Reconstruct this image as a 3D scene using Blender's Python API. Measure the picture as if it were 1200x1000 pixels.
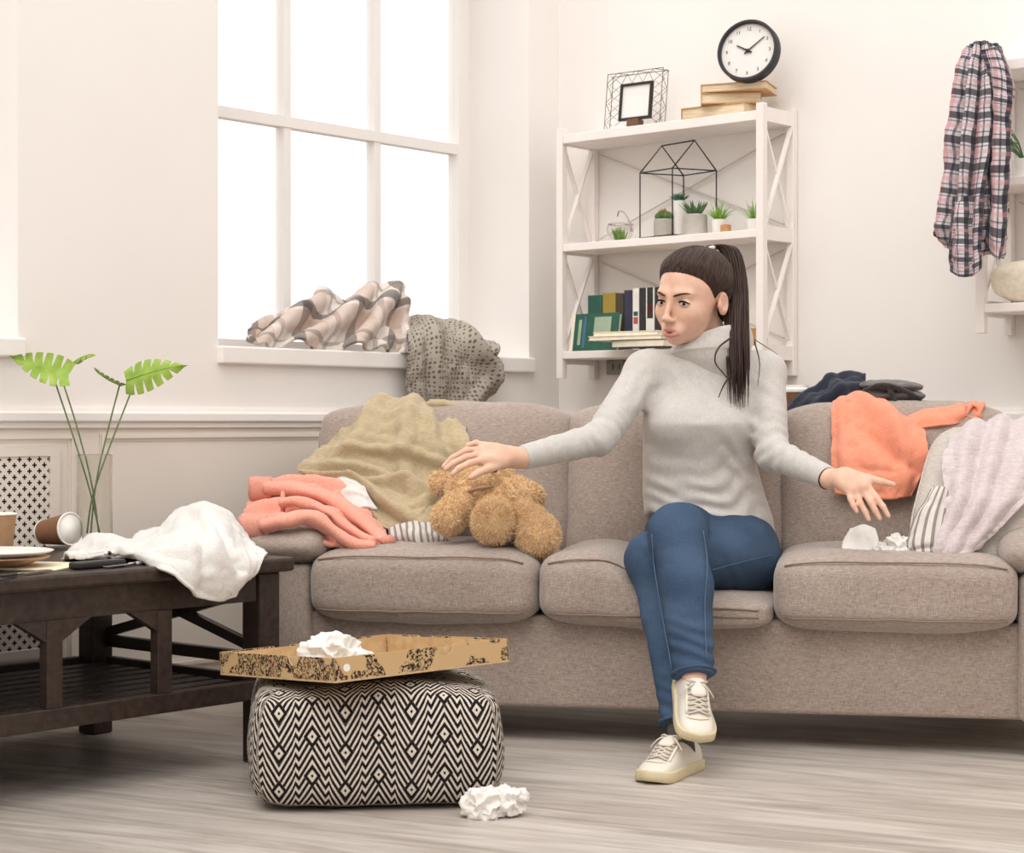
import bpy, bmesh, math, random
import numpy as np
from mathutils import Vector, Matrix, noise as mnoise
random.seed(7); rng = np.random.default_rng(7)
for o in list(bpy.data.objects): bpy.data.objects.remove(o)
SC = bpy.context.scene; COL = SC.collection
# ------------------------------------------------------------------ camera, light, exposure
F = 2205.0; CAMH = 0.807; CX = 600.0; CY = 494.0      # focal length in pixels of the 1200x1000 frame, camera height, horizon row
cd = bpy.data.cameras.new('camera'); cam = bpy.data.objects.new('camera', cd); COL.objects.link(cam)
cam.location = (0, 0, CAMH); cam.rotation_euler = (math.pi/2, 0, 0)
cd.sensor_width = 36; cd.lens = 36*F/1200; cd.shift_y = -(500-CY)/1200; cd.clip_start = .05; cd.clip_end = 100
cd.dof.use_dof = True; cd.dof.focus_distance = 4.65; cd.dof.aperture_fstop = 9
SC.camera = cam
wd = bpy.data.worlds.new('world'); SC.world = wd; wd.use_nodes = True
wd.node_tree.nodes['Background'].inputs[0].default_value = (1.0, .98, .958, 1)
wd.node_tree.nodes['Background'].inputs[1].default_value = 2.2
sd = bpy.data.lights.new('sun', 'SUN'); sd.energy = 2.0; sd.angle = math.radians(50); sd.color = (1, .955, .90)
so = bpy.data.objects.new('sun', sd); COL.objects.link(so); so.location = (-3, 1, 6)
so.rotation_euler = Vector((.20, .5, -.80)).to_track_quat('-Z', 'Y').to_euler()
vs = SC.view_settings; vs.view_transform = 'Standard'; vs.look = 'None'; vs.gamma = 1; vs.use_curve_mapping = False
vs.exposure = -0.52
# ------------------------------------------------------------------ frames
TH = math.atan2(-2205, 2560); RC = Vector((.16316, 6.54121, 0))
RM = Matrix.Translation(RC) @ Matrix.Rotation(TH, 4, 'Z')       # the room: x along the right wall, y out of the corner, left wall is x = 0
SA = math.atan2(-2205, 12100); SM = Matrix.Translation((-.69604, 4.82632, 0)) @ Matrix.Rotation(SA, 4, 'Z')  # the sofa: x along it, y to its back
ID = Matrix.Identity(4)
def W(px, py, Y): return Vector(((px-CX)/F*Y, Y, CAMH-(py-CY)/F*Y))
def depth_on(M, px, ly):
    """distance at which the view through column px meets the vertical plane y = ly of frame M"""
    n = (M.to_3x3() @ Vector((0, 1, 0))); o = M.translation + n*ly
    return o.dot(n)/Vector(((px-CX)/F, 1, 0)).dot(n)
def SY(px, ly): return depth_on(SM, px, ly)
def S(px, py, ly): return W(px, py, SY(px, ly))
# ------------------------------------------------------------------ objects
MATS = {}
def tag(o, label=None, cat=None, group=None, kind=None):
    if label: o['label'] = label
    if cat: o['category'] = cat
    if group: o['group'] = group
    if kind: o['kind'] = kind
    return o
def thing(name, label, cat, M=ID, group=None, kind=None):
    o = bpy.data.objects.new(name, None); COL.objects.link(o); o.empty_display_size = .05
    o.matrix_basis = M.copy(); tag(o, label, cat, group, kind); return o
def wmat(o):
    m = o.matrix_basis.copy()
    while o.parent is not None: o = o.parent; m = o.matrix_basis @ m
    return m
def mk(name, vf, mat, parent=None, frame=ID, smooth=True, uv=None, origin=None, mats=None, fmat=None, sharp=None):
    """one mesh object; vertices are given in 'frame' (world by default) and stored relative to the parent or to a base point"""
    V, Fc = vf; V = [frame @ Vector(v) for v in V]
    if parent is not None:
        inv = wmat(parent).inverted(); V = [inv @ v for v in V]; base = None
    else:
        if origin is None:
            xs = [v.x for v in V]; ys = [v.y for v in V]; zs = [v.z for v in V]
            base = Vector(((min(xs)+max(xs))/2, (min(ys)+max(ys))/2, min(zs)))
        else: base = Vector(origin)
        V = [v-base for v in V]
    me = bpy.data.meshes.new(name); me.from_pydata([tuple(v) for v in V], [], [tuple(int(i) for i in f) for f in Fc]); me.update()
    for m in (mats or [mat]): me.materials.append(MATS[m] if isinstance(m, str) else m)
    if fmat is not None: me.polygons.foreach_set('material_index', np.asarray(fmat, dtype=np.int32))
    if uv is not None:
        L = me.uv_layers.new(name='UVMap'); li = np.empty(len(me.loops), dtype=np.int32); me.loops.foreach_get('vertex_index', li)
        U = np.asarray(uv, dtype=np.float32); L.data.foreach_set('uv', U[li].ravel())
    if smooth: me.polygons.foreach_set('use_smooth', [True]*len(me.polygons))
    o = bpy.data.objects.new(name, me); COL.objects.link(o)
    if smooth and sharp: me.set_sharp_from_angle(angle=math.radians(sharp))
    if parent is not None: o.parent = parent
    else: o.location = base
    return o
def top(name, vf, mat, label, cat, group=None, **k): return tag(mk(name, vf, mat, **k), label, cat, group)
# ------------------------------------------------------------------ shapes: each returns (vertices, faces)
def join(*parts):
    V = []; Q = []
    for v, f in parts:
        n = len(V); V += [tuple(p) for p in v]; Q += [tuple(int(i)+n for i in q) for q in f]
    return V, Q
def xf(vf, M): return [tuple(M @ Vector(v)) for v in vf[0]], vf[1]
def box(x0, x1, y0, y1, z0, z1, b=0.0, seg=2):
    if b <= 0:
        V = [(x, y, z) for z in (z0, z1) for y in (y0, y1) for x in (x0, x1)]
        return V, [(0,2,3,1), (4,5,7,6), (0,1,5,4), (2,6,7,3), (0,4,6,2), (1,3,7,5)]
    bm = bmesh.new(); bmesh.ops.create_cube(bm, size=1)
    for v in bm.verts: v.co = Vector(((x0+x1)/2+v.co.x*(x1-x0), (y0+y1)/2+v.co.y*(y1-y0), (z0+z1)/2+v.co.z*(z1-z0)))
    bmesh.ops.bevel(bm, geom=list(bm.edges), offset=b, segments=seg, profile=.5, affect='EDGES')
    bm.verts.index_update(); r = [tuple(v.co) for v in bm.verts], [tuple(v.index for v in f.verts) for f in bm.faces]; bm.free(); return r
def bar(a, b, w, h, up=(0, 0, 1), bev=0.0):
    """a bar of rectangular section from a to b"""
    a = Vector(a); b = Vector(b); d = b-a; L = d.length; y = d.normalized(); x = y.cross(Vector(up)).normalized(); z = x.cross(y)
    M = Matrix((x, y, z)).transposed().to_4x4(); M.translation = a
    return xf(box(-w/2, w/2, 0, L, -h/2, h/2, bev), M)
def tube(pts, rad, n=8, caps=True, flat=None, closed=False):
    P = [Vector(p) for p in pts]; m = len(P); R = rad if hasattr(rad, '__len__') else [rad]*m
    T = []
    for i in range(m):
        a = P[i-1] if (i > 0 or closed) else P[0]; b = P[(i+1) % m] if (i < m-1 or closed) else P[-1]; T.append((b-a).normalized())
    ref = Vector((0, 0, 1)) if abs(T[0].z) < .9 else Vector((1, 0, 0)); X = T[0].cross(ref).normalized(); V = []; Q = []
    for i in range(m):
        X = (X-T[i]*X.dot(T[i])).normalized(); Yv = T[i].cross(X)
        for k in range(n):
            a = 2*math.pi*k/n; V.append(tuple(P[i]+(X*math.cos(a)+Yv*math.sin(a)*(flat or 1))*R[i]))
    for i in range(m if closed else m-1):
        j = (i+1) % m
        for k in range(n): Q.append((i*n+k, i*n+(k+1) % n, j*n+(k+1) % n, j*n+k))
    if caps and not closed: Q.append(tuple(reversed(range(n)))); Q.append(tuple(range((m-1)*n, m*n)))
    return V, Q
def lathe(prof, n=32, c=(0, 0, 0)):
    V = []; Q = []; m = len(prof)
    for r, z in prof:
        for k in range(n): a = 2*math.pi*k/n; V.append((c[0]+r*math.cos(a), c[1]+r*math.sin(a), c[2]+z))
    for i in range(m-1):
        for k in range(n): Q.append((i*n+k, i*n+(k+1) % n, (i+1)*n+(k+1) % n, (i+1)*n+k))
    if prof[0][0] > 1e-6: Q.append(tuple(reversed(range(n))))
    if prof[-1][0] > 1e-6: Q.append(tuple(range((m-1)*n, m*n)))
    return V, Q
def prism(poly, z0, z1):
    n = len(poly); V = [(x, y, z0) for x, y in poly]+[(x, y, z1) for x, y in poly]
    return V, [tuple(reversed(range(n))), tuple(range(n, 2*n))]+[(i, (i+1) % n, n+(i+1) % n, n+i) for i in range(n)]
def cubegrid(n):
    """a cube surface of n x n faces a side, welded"""
    idx = {}; V = []; Q = []
    def vid(p):
        k = tuple(int(round((c+1)*n/2*2)) for c in p)
        if k not in idx: idx[k] = len(V); V.append(p)
        return idx[k]
    for ax in range(3):
        for s in (-1, 1):
            for i in range(n):
                for j in range(n):
                    q = []
                    for a, b in ((0,0), (1,0), (1,1), (0,1)):
                        p = [0,0,0]; p[ax] = s; p[(ax+1) % 3] = -1+2*(i+a)/n; p[(ax+2) % 3] = -1+2*(j+b)/n; q.append(vid(tuple(p)))
                    Q.append(tuple(q) if s > 0 else tuple(reversed(q)))
    return np.array(V), Q
_CG = {}
def cushion(cx, cy, cz, sx, sy, sz, n=5.0, nz=2.6, res=22, warp=None):
    """a stuffed block: square plan (exponent n), domed thickness (exponent nz)"""
    if res not in _CG: _CG[res] = cubegrid(res)
    V, Q = _CG[res]; V = np.sin(V*math.pi/2*.86)/math.sin(math.pi/2*.86)
    a = np.abs(V); pl = (a[:,0]**n+a[:,1]**n)**(1/n); pl = np.maximum(pl, 1e-9)
    r = (pl**nz+a[:,2]**nz)**(1/nz)
    P = V/r[:,None]*np.array([sx/2, sy/2, sz/2])
    if warp is not None: P = warp(P)
    return (P+np.array([cx, cy, cz])).tolist(), Q
def fbm(P, s, seed=0, oct=3):
    P = np.asarray(P); out = np.empty(len(P)); off = Vector((seed*13.7, seed*7.1, seed*3.3))
    for i, p in enumerate(P): out[i] = mnoise.fractal(Vector(p)*s+off, 1.0, 2.0, oct)
    return out
def normals(V, Q):
    V = np.asarray(V); N = np.zeros_like(V)
    q = np.array([f if len(f) == 4 else (f[0], f[1], f[2], f[2]) for f in Q if len(f) <= 4])
    n = np.cross(V[q[:,2]]-V[q[:,0]], V[q[:,3]]-V[q[:,1]])
    for k in range(4): np.add.at(N, q[:,k], n)
    return N/np.maximum(np.linalg.norm(N, axis=1), 1e-12)[:,None]
def wrinkle(vf, amp, s, seed=0, oct=3):
    V = np.asarray(vf[0], float); N = normals(V, vf[1]); return (V+N*(fbm(V, s, seed, oct)*amp)[:,None]).tolist(), vf[1]
def catmull(P, t):
    """P: (k, ...) control rows, t in 0..1 (m,) -> (m, ...)"""
    k = len(P); x = np.clip(t, 0, 1)*(k-1); i = np.minimum(x.astype(int), k-2); f = (x-i)
    g = lambda j: P[np.clip(j, 0, k-1)]
    f = f.reshape((-1,)+(1,)*(P.ndim-1)); p0 = np.where((i == 0).reshape(f.shape), 2*g(i)-g(i+1), g(i-1)); p1 = g(i); p2 = g(i+1); p3 = np.where((i+2 > k-1).reshape(f.shape), 2*g(i+1)-g(i), g(i+2))
    return .5*(2*p1+(p2-p0)*f+(2*p0-5*p1+4*p2-p3)*f*f+(3*p1-p0-3*p2+p3)*f**3)
def buckle(G, N, fu, fv, hi=.03, lo=.012, it=160, kb=5, sb=.25, seed=1, rough=.004, pin=.03):
    """let a sheet that is too long for its place (by fu, fv) buckle into folds: distance constraints on a grid, held near its first shape"""
    nv, nu = G.shape[:2]; P0 = G.copy(); h = fbm((G.reshape(-1, 3)), 14, seed, 3).reshape(nv, nu, 1); P = G+N*h*rough*2.5
    def cons(di, dj, f):
        a = (slice(max(0, -di), nv-max(0, di)), slice(max(0, -dj), nu-max(0, dj))); b = (slice(max(0, di), nv-max(0, -di)), slice(max(0, dj), nu-max(0, -dj))); return a, b, np.linalg.norm(P0[b]-P0[a], axis=2, keepdims=True)*f
    fd = math.sqrt((fu*fu+fv*fv)/2); C = []
    for di, dj, f, s in ((0, 1, fu, .5), (1, 0, fv, .5), (1, 1, fd, .25), (1, -1, fd, .25), (0, 2, fu, .2), (2, 0, fv, .2), (0, kb, fu*.985, sb), (kb, 0, fv*.985, sb), (0, 2*kb, 1+(fu-1)*.6, sb*.5), (2*kb, 0, 1+(fv-1)*.6, sb*.5)):
        if di < nv-1 and dj < nu-1: C.append(cons(di, dj, f)+(s,))
    cnt = np.zeros((nv, nu, 1))
    for a, b, L, s in C: cnt[a] += s; cnt[b] += s
    for k in range(it):
        A = np.zeros_like(P)
        for a, b, L, s in C:
            d = P[b]-P[a]; l = np.sqrt((d*d).sum(2, keepdims=True))+1e-9; c = d*((l-L)/l*s*.5); A[a] += c; A[b] -= c
        P = P+A*(1.6/np.maximum(cnt, .5)); q = P-P0; n = (q*N).sum(2, keepdims=True); t = q-n*N; n = np.where(n > hi, hi+(n-hi)*.5, np.where(n < -lo, -lo+(n+lo)*.5, n)); P = P0+N*n*.998+t*(1-pin)
    return P
def cloth(rows, nu=60, nv=60, folds=(), noise=(0.0, 6, 1), thick=.004, size=None, rag=0.0, cre=(), bk=None):
    """a sheet through rows of control points (world), with ridges 'folds' = (u0, v0, u1, v1, height, width) in metres of cloth;
    returns ((verts, faces), uv)"""
    k = max(len(r) for r in rows); R = []
    for r in rows:
        a = np.array([tuple(p) for p in r], float); R.append(catmull(a, np.linspace(0, 1, k)))
    G = catmull(np.array(R), np.linspace(0, 1, nv)); G = catmull(np.swapaxes(G, 0, 1), np.linspace(0, 1, nu)); G = np.swapaxes(G, 0, 1)  # nv, nu, 3
    du = np.linalg.norm(np.diff(G, axis=1), axis=2).sum(1).mean(); dv = np.linalg.norm(np.diff(G, axis=0), axis=2).sum(0).mean()
    U, Vv = np.meshgrid(np.linspace(0, 1, nu), np.linspace(0, 1, nv))
    N = np.cross(np.gradient(G, axis=1), np.gradient(G, axis=0)); N /= np.maximum(np.linalg.norm(N, axis=2, keepdims=True), 1e-9)
    if N[:,:,1].mean() > 0: N = -N; flip = True
    else: flip = False
    D = np.zeros_like(U)
    for u0, v0, u1, v1, h, w in folds:
        a = np.array([u0*du, v0*dv]); b = np.array([u1*du, v1*dv]); x = U*du-a[0]; y = Vv*dv-a[1]; ba = b-a; L2 = max(ba@ba, 1e-9)
        wob = .25*w*np.sin(9*(x+y)/max(w*6, .01)+h*900)
        t = np.clip((x*ba[0]+y*ba[1])/L2, 0, 1); d = np.hypot(x-ba[0]*t, y-ba[1]*t)+wob*.4
        D += h*np.exp(-(d/w)**2)*(1-.5*np.abs(2*t-1)**3)
    P = G.reshape(-1, 3)
    for ang, wl, amp, sd in cre:          # families of sharp, wandering creases: (direction, spacing, height, seed)
        ca, sa = math.cos(math.radians(ang)), math.sin(math.radians(ang)); X = U*du; Yy = Vv*dv; q = np.stack([X.ravel(), Yy.ravel(), np.full(X.size, sd*1.7)], 1)
        wx = fbm(q, .9/wl*.55, sd, 3).reshape(X.shape); am = np.clip(.35+1.1*fbm(q, .35/wl, sd+5, 2).reshape(X.shape), 0, 1.2)
        ph = (-X*sa+Yy*ca)/wl+1.3*wx; r = 1-np.abs(np.sin(ph*math.pi)); D += amp*am*(r**1.6-.35)
    if noise[0]: D += fbm(P, noise[1], noise[2], 4).reshape(D.shape)*noise[0]
    if rag:
        e = fbm(P, 18, 9, 2).reshape(D.shape); m = np.exp(-np.minimum(np.minimum(U, 1-U)*nu, np.minimum(Vv, 1-Vv)*nv)/2); G = G+(e*m*rag)[:,:,None]*np.array([1, 0, .6])
    G = G+N*D[:,:,None]
    if bk:
        G = buckle(G, N, **bk); G[1:-1,1:-1] = G[1:-1,1:-1]*.6+.1*(G[:-2,1:-1]+G[2:,1:-1]+G[1:-1,:-2]+G[1:-1,2:])
        N = np.cross(np.gradient(G, axis=1), np.gradient(G, axis=0)); N /= np.maximum(np.linalg.norm(N, axis=2, keepdims=True), 1e-9); N = -N if flip else N
    A = (G+N*thick/2).reshape(-1, 3); B = (G-N*thick/2).reshape(-1, 3); n = nu*nv; V = np.vstack([A, B]); Q = []
    for j in range(nv-1):
        for i in range(nu-1):
            q = (j*nu+i, j*nu+i+1, (j+1)*nu+i+1, (j+1)*nu+i)
            if not flip: q = q[::-1]
            Q.append(q[::-1]); Q.append(tuple(x+n for x in q))
    ring = [i for i in range(nu)]+[j*nu+nu-1 for j in range(1, nv)]+[(nv-1)*nu+i for i in range(nu-2, -1, -1)]+[j*nu for j in range(nv-2, 0, -1)]
    for a, b in zip(ring, ring[1:]+ring[:1]): Q.append((a, b, b+n, a+n) if flip else (b, a, a+n, b+n))
    uv = np.stack([U.ravel()*du, Vv.ravel()*dv], 1); return (V.tolist(), Q), np.vstack([uv, uv])
# ------------------------------------------------------------------ implicit surfaces (for bodies): smooth unions, meshed by surface nets
def smin(a, b, k):
    h = np.clip(.5+.5*(b-a)/k, 0, 1); return b*(1-h)+a*h-k*h*(1-h)
def smax(a, b, k): return -smin(-a, -b, k)
def rcone(P, a, b, ra, rb):
    a = np.array(tuple(a)); ba = np.array(tuple(b))-a; pa = P-a; t = np.clip(pa@ba/(ba@ba), 0, 1); return np.linalg.norm(pa-t[:,None]*ba, axis=1)-(ra+(rb-ra)*t)
def ell(P, c, r, Rm=None):
    q = P-np.array(tuple(c))
    if Rm is not None: q = q@np.array(Rm)
    r = np.array(r, float); k0 = np.linalg.norm(q/r, axis=1); k1 = np.linalg.norm(q/r**2, axis=1); return k0*(k0-1)/np.maximum(k1, 1e-9)
def chain(P, pts, rad, k=.02):
    d = None
    for i in range(len(pts)-1):
        e = rcone(P, pts[i], pts[i+1], rad[i], rad[i+1]); d = e if d is None else smin(d, e, k)
    return d
def surfnet(f, lo, hi, h, B=6):
    lo = np.array(tuple(lo), float); hi = np.array(tuple(hi), float); nb = np.maximum(np.ceil((hi-lo)/(h*B)).astype(int), 1); n = nb*B
    c = np.stack(np.meshgrid(*[lo[i]+(np.arange(nb[i])+.5)*B*h for i in range(3)], indexing='ij'), -1).reshape(-1, 3)
    dc = np.concatenate([f(c[i:i+200000]) for i in range(0, len(c), 200000)]).astype(np.float32)
    D = np.repeat(np.repeat(np.repeat(np.where(dc < 0, -1., 1.).reshape(nb).astype(np.float32), B, 0), B, 1), B, 2)
    act = np.argwhere((np.abs(dc) < B*h*1.25).reshape(nb)); sub = np.stack(np.meshgrid(*[np.arange(B)]*3, indexing='ij'), -1).reshape(-1, 3)
    I = (act[:,None,:]*B+sub[None]).reshape(-1, 3)
    for i in range(0, len(I), 400000):
        J = I[i:i+400000]; D[J[:,0], J[:,1], J[:,2]] = f(lo+J*h)
    Sg = D < 0; cnt = np.zeros(n-1, np.uint8)
    for a in (0, 1):
        for b in (0, 1):
            for e in (0, 1): cnt += Sg[a:n[0]-1+a, b:n[1]-1+b, e:n[2]-1+e]
    cells = np.argwhere((cnt > 0) & (cnt < 8)); idm = np.full(n-1, -1, np.int32); idm[cells[:,0], cells[:,1], cells[:,2]] = np.arange(len(cells))
    co = [(a, b, e) for a in (0, 1) for b in (0, 1) for e in (0, 1)]; val = np.stack([D[cells[:,0]+a, cells[:,1]+b, cells[:,2]+e] for a, b, e in co], 1)
    acc = np.zeros((len(cells), 3)); num = np.zeros(len(cells)); cc = np.array(co, float)
    for i in range(8):
        for j in range(i+1, 8):
            if np.abs(cc[i]-cc[j]).sum() == 1:
                m = (val[:,i] < 0) != (val[:,j] < 0); t = np.where(m, val[:,i]/np.where(m, val[:,i]-val[:,j], 1), 0)
                acc += np.where(m[:,None], cc[i]+t[:,None]*(cc[j]-cc[i]), 0); num += m
    V = lo+(cells+acc/num[:,None])*h; Q = []
    for ax in range(3):
        sl0 = [slice(0, -1)]*3; sl1 = [slice(0, -1)]*3; sl1[ax] = slice(1, None)
        s0 = Sg[:-1,:-1,:-1] if True else None; A = Sg[tuple([slice(0, n[i]-1) for i in range(3)])]; Bs = [slice(0, n[i]-1) for i in range(3)]; Bs[ax] = slice(1, n[ax]); Bv = Sg[tuple(Bs)]
        e = np.argwhere(A != Bv); u, v = (ax+1) % 3, (ax+2) % 3; e = e[(e[:,u] > 0) & (e[:,v] > 0)]; g = A[e[:,0], e[:,1], e[:,2]]
        def cid(du, dv): k = e.copy(); k[:,u] -= du; k[:,v] -= dv; return idm[k[:,0], k[:,1], k[:,2]]
        q = np.stack([cid(0,0), cid(1,0), cid(1,1), cid(0,1)], 1); q[~g] = q[~g][:,::-1]; Q.append(q[(q >= 0).all(1)])
    return V.tolist(), np.vstack(Q).tolist()
def relax(vf, it=2, f=.5):
    V = np.asarray(vf[0], float); q = np.asarray(vf[1]); n = len(V); E = np.vstack([q[:,[0,1]], q[:,[1,2]], q[:,[2,3]], q[:,[3,0]]])
    for _ in range(it):
        A = np.zeros_like(V); c = np.zeros(n); np.add.at(A, E[:,0], V[E[:,1]]); np.add.at(A, E[:,1], V[E[:,0]]); np.add.at(c, E[:,0], 1); np.add.at(c, E[:,1], 1); V = V+(A/np.maximum(c, 1)[:,None]-V)*f
    return V.tolist(), vf[1]
# ------------------------------------------------------------------ materials
def lin(c):
    if isinstance(c, str): c = tuple(int(c[i:i+2], 16)/255 for i in (0, 2, 4))
    return tuple((v/12.92 if v <= .04045 else ((v+.055)/1.055)**2.4) for v in c[:3])+(1,)
class NT:
    def __init__(s, name, rough=.6, spec=.3):
        s.m = bpy.data.materials.new(name); s.m.use_nodes = True; s.t = s.m.node_tree; s.b = s.t.nodes['Principled BSDF']
        s.b.inputs['Roughness'].default_value = rough; s.b.inputs['Specular IOR Level'].default_value = spec; MATS[name] = s.m
    def n(s, typ, **k):
        d = s.t.nodes.new(typ)
        for a, v in k.items():
            if a.startswith('i_'): d.inputs[a[2:].replace('_', ' ')].default_value = v
            else: setattr(d, a, v)
        return d
    def link(s, a, b): s.t.links.new(a, b)
    def math(s, op, a, b=None, c=None):
        d = s.n('ShaderNodeMath', operation=op)
        for i, v in enumerate((a, b, c)):
            if v is None: continue
            if hasattr(v, 'node'): s.link(v, d.inputs[i])
            else: d.inputs[i].default_value = v
        return d.outputs[0]
    def coord(s, which='Object', scale=(1, 1, 1), rot=(0, 0, 0)):
        c = s.n('ShaderNodeTexCoord'); m = s.n('ShaderNodeMapping'); m.inputs['Scale'].default_value = scale; m.inputs['Rotation'].default_value = rot
        s.link(c.outputs[which], m.inputs[0]); return m.outputs[0]
    def noise(s, vec, scale, detail=3, rough=.5, dist=0):
        d = s.n('ShaderNodeTexNoise'); d.inputs['Scale'].default_value = scale; d.inputs['Detail'].default_value = detail; d.inputs['Roughness'].default_value = rough; d.inputs['Distortion'].default_value = dist
        s.link(vec, d.inputs['Vector']); return d.outputs['Fac']
    def ramp(s, fac, stops, interp='LINEAR'):
        d = s.n('ShaderNodeValToRGB'); d.color_ramp.interpolation = interp; e = d.color_ramp.elements
        while len(e) < len(stops): e.new(.5)
        for x, (p, c) in zip(e, stops): x.position = p; x.color = c if len(c) == 4 else lin(c)
        s.link(fac, d.inputs[0]); return d.outputs[0]
    def mix(s, fac, a, b, blend='MIX'):
        d = s.n('ShaderNodeMix', data_type='RGBA', blend_type=blend)
        for sock, v in ((d.inputs[0], fac), (d.inputs[6], a), (d.inputs[7], b)):
            if hasattr(v, 'node'): s.link(v, sock)
            elif isinstance(v, (int, float)): sock.default_value = v
            else: sock.default_value = lin(v) if isinstance(v, str) else v
        return d.outputs[2]
    def color(s, c):
        if hasattr(c, 'node'): s.link(c, s.b.inputs['Base Color'])
        else: s.b.inputs['Base Color'].default_value = lin(c)
    def bump(s, h, strength=.3, dist=.002):
        d = s.n('ShaderNodeBump'); d.inputs['Strength'].default_value = strength; d.inputs['Distance'].default_value = dist; s.link(h, d.inputs['Height']); s.link(d.outputs[0], s.b.inputs['Normal'])
    def sepuv(s, which='UV', scale=1.0):
        v = s.coord(which, (scale,)*3); d = s.n('ShaderNodeSeparateXYZ'); s.link(v, d.inputs[0]); return d.outputs
def plain(name, c, rough=.6, spec=.3, var=0.0, vs_=6, bump=0.0, bs=40, metal=0, sheen=0, dist=.002, vscale=(1, 1, 1)):
    m = NT(name, rough, spec); m.b.inputs['Metallic'].default_value = metal
    if sheen: m.b.inputs['Sheen Weight'].default_value = sheen; m.b.inputs['Sheen Roughness'].default_value = .6
    if var:
        f = m.noise(m.coord('Object', vscale), vs_, 4); l = lin(c); a = tuple(min(1, v*(1-var)) for v in l[:3])+(1,); b = tuple(min(1, v*(1+var)) for v in l[:3])+(1,)
        m.color(m.ramp(f, [(.3, a), (.7, b)]))
    else: m.color(c)
    if bump: m.bump(m.noise(m.coord('Object', vscale), bs, 3), bump, dist)
    return m
def fabric(name, c, c2=None, weave=420, var=.12, bump=.35, rough=.9, sheen=.25):
    """woven cloth: crossing threads in the object's own coordinates"""
    m = NT(name, rough, .15); m.b.inputs['Sheen Weight'].default_value = sheen; m.b.inputs['Sheen Roughness'].default_value = .5
    a = m.noise(m.coord('Object', (weave, weave, weave*.12)), 1, 2); b = m.noise(m.coord('Object', (weave*.12, weave*.12, weave)), 1, 2)
    t = m.math('MULTIPLY', m.math('ADD', a, b), .5); l = lin(c); d = lin(c2) if c2 else tuple(v*.72 for v in l[:3])+(1,)
    big = m.noise(m.coord(), 5, 3); base = m.ramp(t, [(.36, d), (.62, l)])
    m.color(m.mix(var, base, m.ramp(big, [(.3, (.25, .25, .25, 1)), (.7, (1, 1, 1, 1))]), 'MULTIPLY')); m.bump(t, bump, .0012); return m
# ------------------------------------------------------------------ materials of the place
m = plain('wall_paint', 'F1ECE8', .85, .2, .015, 2.5, .04, 60)
plain('wainscot_paint', 'EDE4DA', .7, .25, .02, 3)
plain('white_paint', 'F4EFEB', .5, .35, .015, 5)
plain('shelf_paint', 'F3EBE6', .55, .3, .03, 14, vscale=(1, 1, .2))
m = NT('floor_wood', .38, .4); c = m.coord('Object', (.9, 5, 1), (0, 0, 0)); f = m.noise(c, 1.8, 7, .66, 1.0); g = m.noise(m.coord('Object', (1.2, 34, 1)), 1.5, 5, .6, .3)
big = m.noise(m.coord('Object', (.7, 2.2, 1)), 2.2, 3)
t = m.math('ADD', m.math('MULTIPLY', f, .62), m.math('MULTIPLY', g, .38))
col = m.ramp(t, [(.30, '7C736B'), (.42, 'A59B93'), (.54, 'C6BEB6'), (.72, 'DAD4CD')])
m.color(m.mix(m.math('MULTIPLY', m.ramp(big, [(.35, (0, 0, 0, 1)), (.7, (1, 1, 1, 1))]), .5), col, lin('A0968D'))); m.link(m.ramp(t, [(.3, (.5, .5, .5, 1)), (.7, (.33, .33, .33, 1))]), m.b.inputs['Roughness']); m.bump(g, .08, .002)
m = NT('baseboard_wood', .5, .3); f = m.noise(m.coord('Object', (14, 1.2, 14)), 2, 5); m.color(m.ramp(f, [(.3, 'A08E7C'), (.7, 'C0AE9C')]))
m = NT('dark_wood', .42, .4); f = m.noise(m.coord('Object', (1.5, 22, 22)), 2.2, 4, .55, .4); m.color(m.ramp(f, [(.3, '2B211D'), (.7, '43352E')])); m.bump(f, .06, .002)
m = NT('sofa_fabric', .92, .12); m.b.inputs['Sheen Weight'].default_value = .35; m.b.inputs['Sheen Roughness'].default_value = .5
a = m.noise(m.coord('Object', (900, 900, 70)), 1, 2); b = m.noise(m.coord('Object', (80, 80, 900)), 1, 2); t = m.math('MULTIPLY', m.math('ADD', a, b), .5)
m.color(m.mix(.25, m.ramp(t, [(.34, '85766D'), (.5, 'A7988E'), (.66, 'BFB2A9')]), m.ramp(m.noise(m.coord(), 4, 4), [(.3, 'C4BAB3'), (.7, 'FFFFFF')]), 'MULTIPLY')); m.bump(t, .4, .0015)
plain('sofa_seam', '8B786C', .9, .1)
m = NT('window_glass', .02, .5); m.b.inputs['Transmission Weight'].default_value = 1; m.b.inputs['IOR'].default_value = 1.02; m.color('FFFFFF')
plain('hollow_shade', '3A332C', .8, .2)
plain('bracket_metal', '8E8A84', .35, .5, metal=.8)
m = NT('vase_glass', .02, .5); m.b.inputs['Transmission Weight'].default_value = 1; m.b.inputs['IOR'].default_value = 1.3; m.color('F4F4F0')
# ------------------------------------------------------------------ setting
fl = tag(mk('floor', box(-6, 6, -7, 6, -.05, 0), 'floor_wood', smooth=False, frame=Matrix.Translation((0, 5.2, 0)) @ Matrix.Rotation(math.radians(-26), 4, 'Z'), origin=(0, 0, 0)), kind='structure')
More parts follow.
